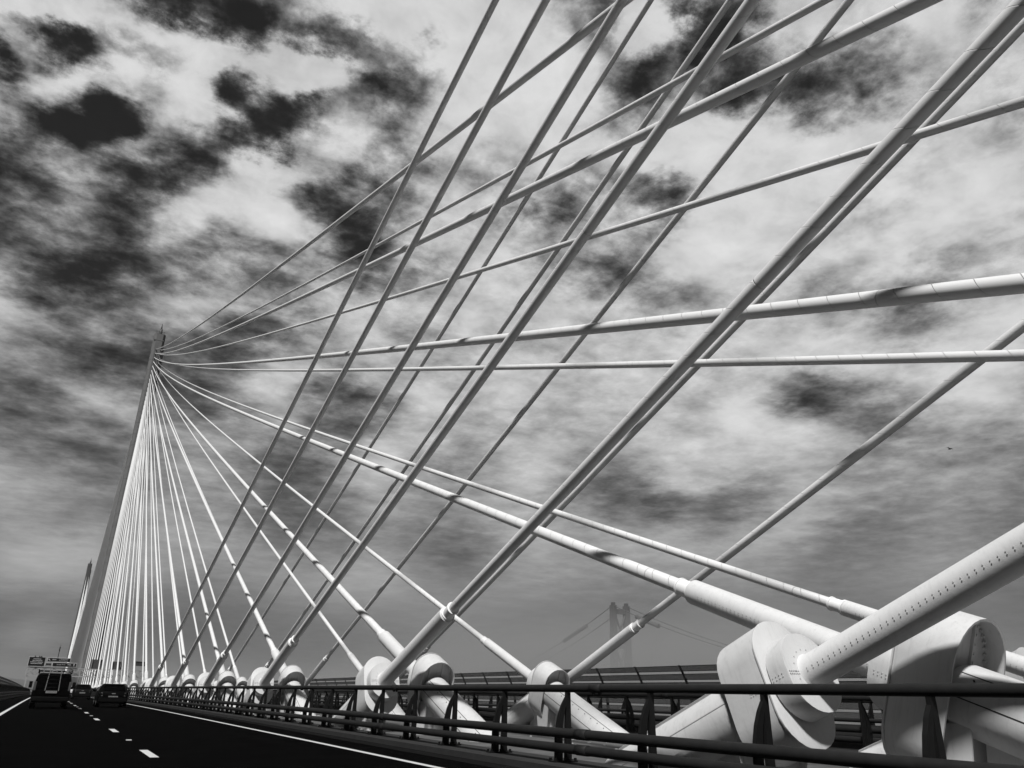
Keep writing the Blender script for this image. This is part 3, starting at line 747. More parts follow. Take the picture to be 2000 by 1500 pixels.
def make_housing():
    parts = {}
    hw, hl = .52, .36
    # body shell with the open recess at its lower end
    mb = MB()
    so, si = stadium(hw, hl), stadium(hw - .025, hl)
    ring = lambda o_, y, k=1.0: [Vector((x * k, y, z * k)) for x, z in o_]
    mb.ring_tube([ring(si, -.30), ring(si, -.56), ring(so, -.56), ring(so, .16), ring(so, .22, .985)], (True, True), True)
    body = smooth_by_angle(mb.build('housing_shell', M_HOUS))
    parts['shell'] = body
    # front plate with thin lip
    mb = MB()
    mb.ring_tube([ring(stadium(hw + .012, hl), .222), ring(stadium(hw + .012, hl), .245), ring(stadium(hw - .0, hl), .252)], (True, True), True)
    parts['plate'] = smooth_by_angle(mb.build('front_plate', M_HOUS))
    # drum around the tube, slightly tilted face
    mb = MB()
    sd_ = stadium(.47, .08, 16)
    mb.ring_tube([ring(sd_, .253, .93), ring(sd_, .285, .93), ring(sd_, .286), ring(sd_, .58), ring(sd_, .605, .985), ring(sd_, .61, .5)], (True, True), True)
    parts['drum'] = smooth_by_angle(mb.build('drum', M_HOUS))
    # back panel inside the recess with two bolted ribs
    mb = MB()
    for sx_ in (-.2, .2):
        mb.box(sx_ - .035, sx_ + .035, -.34, -.295, -.8, .80)
        for k in range(17):
            hex_bolt(mb, (sx_, -.34, -.76 + .095 * k), (0, -1, 0), .015, .014)
    for k in range(20):
        a = math.pi * (k + .5) / 20
        hex_bolt(mb, ((hw - .055) * math.cos(a), -.315, hl + (hw - .055) * math.sin(a)), (0, -1, 0), .013, .03)
    for sx_ in (-1, 1):
        mb.lathe([(0, .001), (0, .06), (-.06, .06), (-.06, .035), (-.11, .035), (-.11, .001)], 12)
        for v in range(len(mb.v) - 12 * 6, len(mb.v)):
            q = mb.v[v]
            mb.v[v] = (q[0] + sx_ * .40, q[1] - .30, q[2] - .30)
    parts['ribs'] = mb.build('bolted_rib', M_HOUS)
    # lower guide pipe with its side flanges
    mb = MB()
    mb.lathe([(-.31, .30), (-.38, .385), (-.48, .42), (-4.6, .42)], 40)
    parts['pipe'] = smooth_by_angle(mb.build('guide_pipe', M_HOUS), 50)
    mb = MB()
    for a in (math.radians(62), math.radians(118), math.radians(10), math.radians(170)):
        c, s_ = math.cos(a), math.sin(a)
        M = Matrix(((c, 0, -s_, 0), (0, 1, 0, 0), (s_, 0, c, 0), (0, 0, 0, 1)))
        if a in (math.radians(62), math.radians(118)):
            mb.box(.415, .455, -4.5, -.62, -.012, .012, M)
            for k in range(24):
                hex_bolt(mb, M @ Vector((.44, -.9 - .15 * k, .012)), M.to_3x3() @ Vector((0, 0, 1)), .012, .014)
        else:
            mb.box(.415, .426, -4.5, -.62, -.009, .009, M)
    parts['flange'] = fix_normals(mb.build('pipe_flange', M_HOUS))
    mb = MB()
    for a in (math.radians(52), math.radians(128), math.radians(8), math.radians(172)):
        c, s_ = math.cos(a), math.sin(a)
        M = Matrix(((c, 0, -s_, 0), (0, 1, 0, 0), (s_, 0, c, 0), (0, 0, 0, 1)))
        mb.box(.415, .423, -4.5, -.50, -.007, .007, M)
        if a in (math.radians(52), math.radians(128)):
            for k in range(11):
                hex_bolt(mb, M @ Vector((.418, -.7 - .33 * k, .07)), M.to_3x3() @ Vector((1, 0, 0)), .012, .014)
    parts['seam'] = fix_normals(mb.build('pipe_seam', M_DARKGAP))
    # seam of bolts round the shell and drum
    mb = MB()
    for sx_ in (-1, 1):
        for k in range(7):
            for dzq in (-.022, .022):
                hex_bolt(mb, (sx_ * (hw + .0), -.10 + .05 * k, -.06 + dzq), (sx_, 0, 0), .0075, .009)
        for k in range(4):
            for dzq in (-.022, .022):
                hex_bolt(mb, (sx_ * .47, .33 + .06 * k, -.02 + dzq), (sx_, 0, 0), .0075, .009)
        for k in range(7):
            for dzq in (-.018, .018):
                hex_bolt(mb, (sx_ * (.23 + .033 * k), .612, -.02 + dzq), (0, 1, 0), .0075, .009)
        mb.box(min(sx_ * hw, sx_ * (hw + .003)), max(sx_ * hw, sx_ * (hw + .003)), -.1, .215, -.064, -.056)
    parts['bolts'] = mb.build('bolt_row', M_BOLT)
    return parts


def make_pedestal():
    mb = MB()
    # world-vertical support under the housing, local origin at deck level below the axis point, +y up the stay direction
    for sx_ in (-1, 1):
        x0, x1 = sx_ * .30, sx_ * .33
        mb.hexa([(x0, -.50, 0), (x1, -.50, 0), (x1, -.05, 0), (x0, -.05, 0), (x0, -.62, .62), (x1, -.62, .62), (x1, .12, .62), (x0, .12, .62)])
    mb.box(-.30, .30, -.40, -.37, 0, .6)
    mb.box(-.30, .30, -.12, -.09, 0, .6)
    mb.hexa([(-.02, -1.5, 0), (.02, -1.5, 0), (.02, -.5, 0), (-.02, -.5, 0), (-.02, -1.15, .5), (.02, -1.15, .5), (.02, -.6, .62), (-.02, -.6, .62)])
    mb.box(-.5, .5, -.75, .15, 0, .03)
    for bx in (-.44, .44):
        for by in (-.68, -.3, .08):
            hex_bolt(mb, (bx, by, .03), (0, 0, 1), .03, .04)
    return fix_normals(mb.build('pedestal', M_HOUS))


def make_tube(r, length, rc):
    """anti-vandal tube from the drum to the collar; returns tube, bolts, collar"""
    mb = MB()
    a = .57
    mb.lathe([(a, r + .05), (a + .06, r + .015), (a + .10, r), (length, r), (length + .03, r - .03), (length + .035, rc + .035)], 36)
    t = smooth_by_angle(mb.build('protective_tube', M_TUBE), 30)
    mb = MB()
    for sx_ in (-1, 1):
        n = int((length - .9) / .105)
        n = min(n, 40)
        for k in range(n):
            for q in (-1, 1):
                an = -.10 + q * .07
                c, s_ = math.cos(an), math.sin(an)
                hex_bolt(mb, (sx_ * r * c, .74 + .105 * k, r * s_), (sx_ * c, 0, s_), .008, .006)
    # ring of bolts at the foot
    for k in range(18):
        an = 2 * math.pi * k / 18
        hex_bolt(mb, (math.cos(an) * (r + .085), .612, math.sin(an) * (r + .085)), (0, 1, 0), .008, .01)
    b = mb.build('bolt_row', M_BOLT)
    merge_into(t, b)
    mb = MB()
    L0 = length
    mb.lathe([(L0 + .02, rc + .02), (L0 + .02, rc + .045), (L0 + .06, rc + .05), (L0 + .075, rc + .02), (L0 + .34, rc + .018), (L0 + .345, rc + .034), (L0 + .38, rc + .034), (L0 + .385, rc + .001)], 28)
    c_ = smooth_by_angle(mb.build('collar', M_RING), 30)
    return t, c_


H = make_housing()
PED = make_pedestal()
TUBES = {'n': make_tube(.222, 5.25, .14), 'f': make_tube(.165, 5.25, .115)}
protos = list(H.values()) + [PED] + [o for k in TUBES.values() for o in k]


def stay(fam, row, i, A, B, r, label, group, anchor=True, q=1.53e-4, sides=20, segs=44):
    """A: axis point above the deck; B: entry on the tower"""
    A, B = Vector(A), Vector(B)
    root = empty('stay_cable', A, label, 'stay cable', group)
    Lh = abs(B.y - A.y)
    path, us = [], []
    sag = 4 * q * Lh * Lh / 8
    for k in range(segs + 1):
        t = (k / segs) ** 1.6 if fam == 'A' else 1 - (1 - k / segs) ** 1.3
        p = A.lerp(B, t) - Vector((0, 0, sag * t * (1 - t))) - A
        path.append(p)
    u = 0
    for k, p in enumerate(path):
        if k:
            u += (p - path[k - 1]).length
        us.append(u)
    d0 = Vector((B.x - A.x, B.y - A.y, (B.z - A.z) - sag)).normalized()
    if anchor:                       # start the pipe inside the tube
        path[0] = path[0] + d0 * 2.0
    mb = MB()
    mb.tube(path, r, sides, True, us)
    cb = mb.build('stay_pipe', M_CABLE, root)
    if anchor:
        xax = d0.cross(Vector((0, 0, 1))).normalized()
        zax = xax.cross(d0).normalized()
        R = Matrix((xax, d0, zax)).transposed().to_4x4()
        # tube length so that the collar sits about 3 m over the deck
        slope = math.asin(max(-1, min(1, d0.z)))
        Lt = 1.84 / math.sin(slope)
        Lt = max(2.7, Lt)
        t, c = TUBES[row]
        sh = .74 if fam == 'B' else 0.0
        ks = (Lt - .57 - sh) / (5.25 - .57)
        for src in (t,):
            o = copy_part(src, root)
            o.matrix_local = R @ Matrix.Translation((0, sh + .57 * (1 - ks), 0)) @ Matrix.Diagonal((1, ks, 1, 1))
        o = copy_part(c, root)
        o.matrix_local = R @ Matrix.Translation((0, Lt - 5.25, 0))
        hroot = empty('anchor_housing', A, label.replace('stay cable', 'anchor housing').replace('rising', 'whose stay rises'), 'cable anchor', group.replace('stay cables', 'anchor housings'))
        hroot['_k'] = 1
        del hroot['_k']
        for key, src in H.items():
            if key == ('seam' if fam == 'A' else 'flange'):
                continue
            o = copy_part(src, hroot)
            if key in ('pipe', 'flange', 'seam'):
                kk = min(1.0, ((1.05 + (.3 if sh else 0)) / math.sin(slope) + .2) / 3.6)
                o.matrix_local = R @ Matrix.Translation((0, sh - .53 * (1 - kk), 0)) @ Matrix.Diagonal((1, kk, 1, 1))
                continue
            Q = R @ Matrix.Translation((0, sh, 0))
            if row == 'f':
                Q = Q @ Matrix.Diagonal((.9, 1, .93, 1))
            elif fam == 'B' and i == 0 and key in ('shell', 'plate', 'ribs'):
                Q = Q @ Matrix.Translation((0, 0, -.06)) @ Matrix.Diagonal((1.03, 1, 1.22, 1))
            o.matrix_local = Q
        o = copy_part(PED, hroot)
        o.matrix_local = Matrix.Translation((0, sh * d0.y, -(A.z - dz(A.y)) + .05)) @ Matrix.Rotation(0 if d0.y > 0 else math.pi, 4, 'Z') @ Matrix.Diagonal((1, 1, 1 + sh * d0.z / .62, 1))
    return root


ROWN = {'n': 'nearer', 'f': 'farther'}
# stays of the tower behind the camera
for row in 'nf':
    for i in range(-1, 6):
        x0 = XNA if row == 'n' else XFA
        y = YA0 + SP * i
        x1 = 11.157 + (-.528 if row == 'n' else .528)
        stay('A', row, i, (x0, y, ZA + dz(y)), (x1, -306.25, EYE + 136.69 + 1.9014 * (i - 2)), .128 if row == 'n' else .108,
             'dark-sided stay cable rising to upper right, %s of %s row from camera' % (ORD[i + 1], ROWN[row]), 'stay cables rising back overhead')
# stays of the tower ahead, near side
ZT, DZT = EYE + 133.81, 1.9594
XT, WT, DT = 12.51, .926, 336.86
for row in 'nf':
    for i in range(-3, 20):
        x0 = XNB if row == 'n' else XFB
        y = YB0 + SP * i
        x1 = XT + (-WT if row == 'n' else WT)
        yt = DT
        stay('B', row, i, (x0, y, ZB + dz(y)), (x1, yt, ZT - DZT * (i + 3)), .135 if row == 'n' else .108,
             'white stay cable rising to the tower ahead, %s of %s row from camera' % (ORD[i + 3], ROWN[row]), 'stay cables fanning from the tower ahead', sides=20 if i < 6 else 10)
# far side of the tower ahead and both fans of the distant tower: too small for anchors
XT2 = 14.8
DT2 = DT + 650
for row in 'nf':
    for i in range(0, 23):
        ya = DT + 26 + SP * i
        x0 = XNB if row == 'n' else XFB
        x1 = XT + (-WT if row == 'n' else WT)
        stay('B', row, i, (x0, ya, 1.1 + dz(ya)), (x1, DT + 7, ZT - DZT * (22 - i)), .155,
             'shaded stay cable behind the tower ahead, %s of %s row from its foot' % (ORD[i], ROWN[row]), 'stay cables behind the tower ahead', anchor=False, sides=6, segs=14)
for row in 'nf':
    for i in range(0, 22):
        ya = DT2 - 26 - SP * i
        x0 = XT2 - 2.3 if row == 'n' else XT2 + 2.0
        x1 = XT2 + (-1.1 if row == 'n' else 1.1)
        stay('B', row, i, (x0, ya, 1.1 + dz(ya)), (x1, DT2, EYE + 112 - 1.9 * (21 - i)), .085,
             'thin pale stay cable of the distant tower, %s of %s row from its foot' % (ORD[i], ROWN[row]), 'stay cables of the distant tower', anchor=False, sides=6, segs=10)
for o in protos:
    bpy.data.objects.remove(o)


# ------------------------------------------------------------------ towers
def tower(name, label, cx0, cy, ztop, w, dpt, m, slots):
    r = empty(name, (cx0, cy, 0), label, 'bridge tower')
    mb = MB()
    ch = .95
    hw_, hd = w / 2, dpt / 2

    def ring_(z, k=1.0, kd=1.0):
        a, b = hw_ * k, hd * kd
        return [Vector(q) for q in ((-a + ch, -b, z), (a - ch, -b, z), (a, -b + ch, z), (a, b - ch, z), (a - ch, b, z), (-a + ch, b, z), (-a, b - ch, z), (-a, -b + ch, z))]
    zb = dz(cy) - 60
    zs_ = [zb, dz(cy) - 6]
    ks = [1.9, 1.25]
    for k in range(30):
        z = dz(cy) + (ztop - 8 - dz(cy)) * k / 29
        zs_.append(z)
        ks.append(1.12 - .12 * k / 29)
    rings = []
    for z, k in zip(zs_, ks):
        rings.append(ring_(z, k, k * 1.0))
        if z > dz(cy) and z < ztop - 9:           # construction joints as shallow grooves
            rings.append(ring_(z + .10, k, k))
            rings.append(ring_(z + .12, k - .012, k - .01))
            rings.append(ring_(z + .22, k - .012, k - .01))
            rings.append(ring_(z + .24, k, k))
    rings.append(ring_(ztop - 8, 1, 1))
    o = mb.ring_tube(rings, (True, True), False).build('shaft', m, r)
    fix_normals(o)
    mb = MB()
    a = hw_
    mb.ring_tube([[Vector((q[0] - .3, q[1], z)) for q in ring_(z, .92, .9)] for z in (ztop - 8, ztop)], (True, True), False)
    mb.box(-a * .95, a * .62, -hd * .92, hd * .9, ztop - 3.2, ztop - 2.9)
    o = mb.build('tower_head', m, r)
    fix_normals(o)
    mb = MB()
    for k in range(11):                              # handrail round the top
        x = -a * .85 + k * a * .14
        mb.box(x - .03, x + .03, -hd * .8, -hd * .8 + .06, ztop, ztop + 1.1)
    mb.box(-a * .85, a * .6, -hd * .8, -hd * .8 + .06, ztop + 1.05, ztop + 1.12)
    mb.box(a * .7, a * .95, -hd * .5, -hd * .2, ztop - 8, ztop - 6.4)
    fix_normals(mb.build('handrail', M_POST, r))
    mb = MB()
    mb.tube([(-.2, 0, ztop), (-.2, 0, ztop + 3.6)], .62, 8)
    mb.tube([(-.2, 0, ztop + 3.4), (-.2, 0, ztop + 6.2)], [.34, .12], 8)
    mb.box(-.5, .1, -.3, .3, ztop + 2.6, ztop + 3.7)
    fix_normals(mb.build('mast', M_SIGNG, r))
    mb = MB()
    for k in range(slots):
        for s_ in (-1, 1):
            z = ZT - DZT * k
            mb.lathe([(0, .001), (0, .24), (-.5, .24), (-.5, .17), (-.1, .17), (-.1, .001)], 10)
            for v in range(len(mb.v) - 60, len(mb.v)):
                q = mb.v[v]
                mb.v[v] = (q[0] + s_ * WT + XT - cx0, q[1] - hd * 1.01 + .06, q[2] + z - .2)
    if slots:
        fix_normals(mb.build('cable_socket', M_DARKGAP, r))
    return r


tower('bridge_tower', 'tall slender concrete tower ahead where the white stays meet', 12.35, DT + 4.2, EYE + 141.5, 4.9, 8.0, M_TOWER, 23)
tower('bridge_tower', 'small distant tower left of the tall one, with a mast on its top', XT2, DT2 + 4.2, EYE + 126.5, 4.6, 8.0, M_FARTOWER, 0)

# ------------------------------------------------------------------ gantry with signs
GY = 225.0
GZ = dz(GY)
g = empty('sign_gantry', (0, GY, GZ), 'grey lattice sign gantry spanning the road beyond the van', 'gantry')
gx0, gx1, gzb, gzt = -5.05, 21.3, 4.25, 6.0
for (yy, zz_) in ((-.6, gzb), (-.6, gzt), (.6, gzb), (.6, gzt)):
    mb = MB()
    mb.box(gx0, gx1, yy - .09, yy + .09, zz_ - .1, zz_ + .1)
    mb.build('chord', M_STEEL, g)
nb = 14
for yy in (-.6, .6):
    mb = MB()
    for k in range(nb + 1):
        x = gx0 + (gx1 - gx0) * k / nb
        xx = min(max(x, gx0 + .08), gx1 - .08)
        mb.box(xx - .08, xx + .08, yy - .07, yy + .07, gzb + .1, gzt - .1)
    for k in range(nb):
        xa, xb = gx0 + (gx1 - gx0) * k / nb + .1, gx0 + (gx1 - gx0) * (k + 1) / nb - .1
        mb.tube([(xa, yy - .02, gzb + .1), (xb, yy - .02, gzt - .1)], .045, 6)
        mb.tube([(xa, yy + .02, gzt - .1), (xb, yy + .02, gzb + .1)], .045, 6)
    mb.build('bracing', M_STEEL, g)
mb = MB()
for k in range(nb + 1):
    x = min(max(gx0 + (gx1 - gx0) * k / nb, gx0 + .05), gx1 - .05)
    for z in (gzb, gzt):
        mb.box(x - .05, x + .05, -.51, .51, z - .05, z + .05)
mb.build('bracing', M_STEEL, g)
for x in (-4.6, 20.6):
    mb = MB()
    for yy in (-.45, .45):
        mb.box(x - .15, x + .15, yy - .15, yy + .15, 0.0, gzb - .1)
    mb.box(x - .06, x + .06, -.3, .3, 2.0, 2.15)
    mb.build('leg', M_STEEL, g)


def text_obj(txt, size, m, parent, loc, align='CENTER', ex=.012):
    cu = bpy.data.curves.new('lettering', 'FONT')
    cu.body = txt
    cu.size = size
    cu.align_x = align
    cu.align_y = 'CENTER'
    cu.extrude = ex
    to = bpy.data.objects.new('lettering_tmp', cu)
    col.objects.link(to)
    dg = bpy.context.evaluated_depsgraph_get()
    me = bpy.data.meshes.new_from_object(to.evaluated_get(dg))
    bpy.data.objects.remove(to)
    me.materials.clear()
    me.materials.append(m)
    o = bpy.data.objects.new('lettering', me)
    col.objects.link(o)
    o.parent = parent
    o.matrix_local = Matrix.Translation(loc) @ Matrix.Rotation(math.pi / 2, 4, 'X')
    return o


def sign(name, label, cat, x0, x1, z0, z1, face=M_SIGN, border=.09, y=-1.0, group=None):
    r = empty(name, ((x0 + x1) / 2, GY + y, GZ + z0), label, cat, group)
    w, h = (x1 - x0) / 2, z1 - z0
    mb = MB()
    mb.box(-w, w, -.04, .06, 0, h)
    bevel(mb.build('board', M_SIGNB, r), .02)
    mb = MB()
    mb.box(-w + border, w - border, -.055, -.045, border, h - border)
    mb.build('face', face, r)
    mb = MB()
    for x in (-w * .7, w * .7):
        mb.box(x - .06, x + .06, .06, .34, -.4 if name != 'direction_sign_top' else 0, h * .9)
    mb.build('bracket', M_STEEL, r)
    return r


s1 = sign('message_sign', 'square black message board at the left end of the lattice gantry', 'message sign', -5.0, -1.55, 6.25, 8.35, border=.07)
random.seed(8)
mb = MB()
for row_, (wd, z) in enumerate(((.78, 1.62), (.92, 1.27), (1.30, .93), (1.18, .60))):
    x = -wd
    while x < wd:
        w = random.uniform(.10, .17)
        mb.box(x, x + w, -.085, -.07, z - .065, z + .065)
        if random.random() < .6:
            mb.box(x + w, x + w + .05, -.085, -.07, z + random.choice((-.05, 0, .03)), z + .06)
        x += w + random.uniform(.07, .11)
mb.build('lit_text_row', M_LED, s1)
mb = MB()
for x in (-.55, .35, .75):
    mb.box(x - .12, x + .12, -.3, .05, 2.12, 2.30)
mb.build('lantern', M_BLACK, s1)
s2 = sign('direction_sign', 'upper wide dark direction sign with a slanting arrow at its left end', 'road sign', -1.2, 3.7, 7.35, 8.3, border=.08, group='direction signs on the gantry')
text_obj('B981', .42, M_SIGNB, s2, (-.95, -.075, .48))
text_obj('N Queensferry', .30, M_SIGNB, s2, (.95, -.075, .66))
text_obj('Port of Rosyth', .30, M_SIGNB, s2, (.95, -.075, .30))
mb = MB()
Ma = Matrix.Translation((-2.02, -.075, .47)) @ Matrix.Rotation(math.radians(-42), 4, 'Y')
mb.box(-.05, .05, -.01, .01, -.30, .12, Ma)
mb.hexa([Ma @ Vector(q) for q in ((-.17, -.012, .08), (.17, -.012, .08), (.17, .012, .08), (-.17, .012, .08), (-.01, -.012, .30), (.01, -.012, .30), (.01, .012, .30), (-.01, .012, .30))])
mb.build('arrow', M_SIGNB, s2)
s3 = sign('direction_sign', 'lower wide dark direction sign with an upright arrow at its right end', 'road sign', .05, 5.2, 6.3, 7.25, border=.08, group='direction signs on the gantry')
text_obj('Dundee  Perth', .30, M_SIGNB, s3, (-.75, -.075, .48))
text_obj('M90', .42, M_SIGNB, s3, (1.0, -.075, .48))
mb = MB()
Ma = Matrix.Translation((2.0, -.075, .45))
mb.box(-.05, .05, -.01, .01, -.28, .12, Ma)
mb.hexa([Ma @ Vector(q) for q in ((-.17, -.012, .08), (.17, -.012, .08), (.17, .012, .08), (-.17, .012, .08), (-.01, -.012, .30), (.01, -.012, .30), (.01, .012, .30), (-.01, .012, .30))])
mb.build('arrow', M_SIGNB, s3)
s4 = sign('distance_sign', 'small grey sign tucked between the message board and the lower direction sign', 'road sign', -1.4, -.1, 6.5, 7.1, face=M_SIGNG, border=.05)
mb = MB()
mb.box(-.42, -.08, -.07, -.06, .18, .42)
mb.box(.06, .45, -.07, -.06, .2, .4)
mb.build('dark_patch', M_SIGN, s4)
# lanterns and equipment along the gantry, and the backs of the signs for the other road
mb = MB()
mb.box(-.07, .07, -.07, .07, 0, 2.1)
mb.box(-.11, .11, -.11, .11, 1.5, 2.5)
mb.tube([(0, 0, 2.5), (0, 0, 3.1)], .02, 6)
o = mb.build('camera_mast', M_BLACK, None, (.9, GY, GZ + 8.3))
tag(o, 'thin black mast standing above the upper direction sign', 'mast')
o = empty('road_sign', (9.6, GY + .9, GZ + 6.1), 'dark back of the wide gantry sign left of the other sign backs', 'road sign', 'sign backs on the gantry')
mb = MB(); mb.box(-1.3, 1.3, 0, .08, 0, 2.2); mb.build('board', M_SIGNG, o)
mb = MB(); mb.box(-1.2, -1.1, -.3, 0, -.1, 2.2); mb.box(1.1, 1.2, -.3, 0, -.1, 2.2); mb.build('bracket', M_STEEL, o)
o = empty('road_sign', (14.0, GY + .9, GZ + 6.1), 'dark back of a tall sign on the gantry, middle of the three sign backs', 'road sign', 'sign backs on the gantry')
mb = MB(); mb.box(-1.2, 1.2, 0, .08, 0, 1.9); mb.build('board', M_SIGNG, o)
mb = MB(); mb.box(-1.0, -.9, -.3, 0, -.1, 2.0); mb.box(.9, 1.0, -.3, 0, -.1, 2.0); mb.build('bracket', M_STEEL, o)
o = empty('road_sign', (19.2, GY + .9, GZ + 6.1), 'pale-railed back of the sign at the right end of the gantry', 'road sign', 'sign backs on the gantry')
mb = MB(); mb.box(-1.5, 1.5, 0, .08, 1.0, 2.2); mb.build('board', M_SIGNG, o)
mb = MB(); mb.box(-1.6, 1.6, -.15, -.02, .9, 1.03); mb.box(-1.6, 1.6, -.15, -.02, 2.1, 2.23); mb.box(1.3, 1.42, -.15, -.02, 0, 2.1); mb.box(-1.42, -1.3, -.15, -.02, 0, 2.1); mb.build('bracket', M_STEEL, o)

# lamp beyond the left wind screen
lp = empty('lamp_post', (-7.35, 150, dz(150)), 'lone lamp with a pale head above the left wind screen', 'street lamp')
mb = MB(); mb.tube([(0, 0, -1.0), (0, 0, 3.5)], .06, 8); mb.build('pole', M_POST, lp)
mb = MB(); mb.lathe([(-.3, .02), (-.22, .12), (0, .17), (.25, .14), (.35, .02)], 12)
mb.v = [(a * .9, b * .8, c * .8 + 3.6) for a, b, c in mb.v]
mb.build('lamp_head', M_WHITEP, lp)


# ------------------------------------------------------------------ vehicles
def wheel(parent, x, y, r, w):
    mb = MB()
    mb.lathe([(-w / 2, r * .6), (-w / 2, r * .93), (-w / 2 + .03, r), (w / 2 - .03, r), (w / 2, r * .93), (w / 2, r * .6)], 20)
    Mr = Matrix.Translation((x, y, r)) @ Matrix.Rotation(math.pi / 2, 4, 'Z')
    mb.v = [tuple(Mr @ Vector(q)) for q in mb.v]
    t = smooth_by_angle(mb.build('wheel', M_TYRE, parent))
    mb = MB()
    mb.lathe([(-w / 2 - .005, .02), (-w / 2 - .005, r * .58), (w / 2 + .005, r * .58), (w / 2 + .005, .02)], 14)
    mb.v = [tuple(Mr @ Vector(q)) for q in mb.v]
    mb.build('rim', M_TRIM, t)
    return t


def loft_body(stations, name, m, parent):
    """stations: list of (y, zbot, zbelt, zroof, half_low, half_belt, half_roof)"""
    mb = MB()
    rings = []
    for y, zb, zm, zr, a, b, c in stations:
        r_ = []
        for sx_ in (1, -1):
            seq = [(a * .93, zb), (a, zb + (zm - zb) * .25), (b, zb + (zm - zb) * .7), (b * .985, zm), (b * .5 + c * .5, zm * .45 + zr * .55), (c, zr - min(.09, (zr - zm) * .3)), (c * .86, zr)]
            if sx_ == -1:
                seq = seq[::-1]
            r_ += [Vector((sx_ * x, y, z)) for x, z in seq]
        rings.append(r_)
    mb.ring_tube(rings, (True, True), True)
    return smooth_by_angle(mb.build(name, m, parent), 32)


def quad_panel(parent, name, m, c, off=(0, -.006, 0), th=.012):
    """thin pane: four corners, pushed out by off"""
    c = [Vector(q) for q in c]
    n = (c[1] - c[0]).cross(c[3] - c[0]).normalized()
    mb = MB()
    mb.hexa([q for q in c] + [q + n * th for q in c])
    return fix_normals(mb.build(name, m, parent))


def plate_marks(parent, w, x, y, z):
    p = MB()
    p.box(x - w / 2, x + w / 2, y - .012, y, z - .057, z + .057)
    o = p.build('number_plate', M_PLATE, parent)
    q = MB()
    n = 7
    for k in range(n):
        xx = x - w / 2 + .05 + (w - .1) * (k + .25) / n + (.03 if k > 3 else 0) - .01
        q.box(xx, xx + .012, y - .016, y - .0125, z - .037, z + .037)
        if k % 2 == 0:
            q.box(xx, xx + .036, y - .016, y - .0125, z + .025, z + .037)
        else:
            q.box(xx + .012, xx + .036, y - .016, y - .0125, z - .006, z + .006)
    q.build('lettering', M_BLACK, o)


def car(x, y, label, paint, w=1.8, h=1.55, length=4.2, suv=False, group=None, bright_screen=True):
    r = empty('car', (x, y, dz(y)), label, 'car', group)
    a = w / 2
    hb = h * .62
    st = [(0, .42, hb * .86, hb * .9, a * .88, a * .90, a * .80),
          (.07, .28, hb, hb + .05, a * .96, a * .97, a * .82),
          (.30, .24, hb, h * .80, a, a, a * .77),
          (.62, .24, hb, h * .955, a, a, a * .75),
          (1.0, .24, hb, h * .995, a, a, a * .74),
          (1.9, .24, hb, h, a, a, a * .75),
          (2.5, .24, hb, h * .97, a, a, a * .75),
          (3.15, .24, hb * .97, hb * 1.03, a, a * .99, a * .83),
          (length - .35, .26, hb * .80, hb * .86, a * .97, a * .95, a * .8),
          (length, .36, hb * .6, hb * .66, a * .82, a * .8, a * .7)]
    loft_body(st, 'body', paint, r)
    # rear window and glass
    zr0, zr1 = hb + .09, h * .90
    quad_panel(r, 'rear_window', M_GLASSD, [(-a * .74, .135, zr0), (a * .74, .135, zr0), (a * .62, .46, zr1), (-a * .62, .46, zr1)], th=.05)
    if bright_screen:
        quad_panel(r, 'windscreen', M_GLASSD, [(a * .70, 3.10, hb + .06), (-a * .70, 3.10, hb + .06), (-a * .66, 2.52, h * .93), (a * .66, 2.52, h * .93)], th=.03)
    for sx_ in (-1, 1):
        quad_panel(r, 'side_window', M_GLASSD, [(sx_ * a * .995, .75, hb + .04), (sx_ * a * .995, 2.75, hb + .04), (sx_ * a * .83, 2.3, h * .90), (sx_ * a * .83, .95, h * .90)], th=.012 * -sx_)
        mb = MB()
        mb.hexa([(sx_ * a * .68, -.02, hb * .78), (sx_ * a * .93, .02, hb * .78), (sx_ * a * .96, .16, hb * .78), (sx_ * a * .68, .10, hb * .78), (sx_ * a * .72, .03, hb * 1.02), (sx_ * a * .90, .08, hb * 1.02), (sx_ * a * .93, .2, hb * 1.02), (sx_ * a * .72, .14, hb * 1.02)])
        fix_normals(mb.build('tail_light', M_LAMP, r))
        mb = MB()
        mb.hexa([(sx_ * a, 2.55, hb + .03), (sx_ * (a + .19), 2.58, hb + .05), (sx_ * (a + .19), 2.72, hb + .05), (sx_ * a, 2.75, hb + .03), (sx_ * a, 2.55, hb + .15), (sx_ * (a + .18), 2.58, hb + .19), (sx_ * (a + .18), 2.7, hb + .19), (sx_ * a, 2.75, hb + .16)])
        bevel(fix_normals(mb.build('door_mirror', paint, r)), .02)
        for yy in (.75, length - .85):
            wheel(r, sx_ * (a - .12), yy, .33, .22)
    mb = MB()
    mb.box(-a * .9, a * .9, -.07, .12, .36, .56)
    mb.box(-a * .6, a * .6, -.075, -.06, .56, .60)
    bevel(mb.build('bumper', M_BLACK, r), .05, 3)
    plate_marks(r, .52, 0, -.03, hb * .72)
    mb = MB()
    mb.box(-.10, .10, -.02, .02, hb * .92, hb * .92 + .045)
    mb.build('badge', M_TRIM, r)
    mb = MB()
    mb.hexa([(-a * .6, .40, h * .945), (a * .6, .40, h * .945), (a * .62, .66, h * .955), (-a * .62, .66, h * .955), (-a * .58, .36, h * .975), (a * .58, .36, h * .975), (a * .62, .66, h * .99), (-a * .62, .66, h * .99)])
    fix_normals(mb.build('roof_spoiler', paint, r))
    mb = MB()
    mb.tube([(0, .75, h), (0, .55, h + .16)], .012, 6)
    mb.build('aerial', M_BLACK, r)
    return r


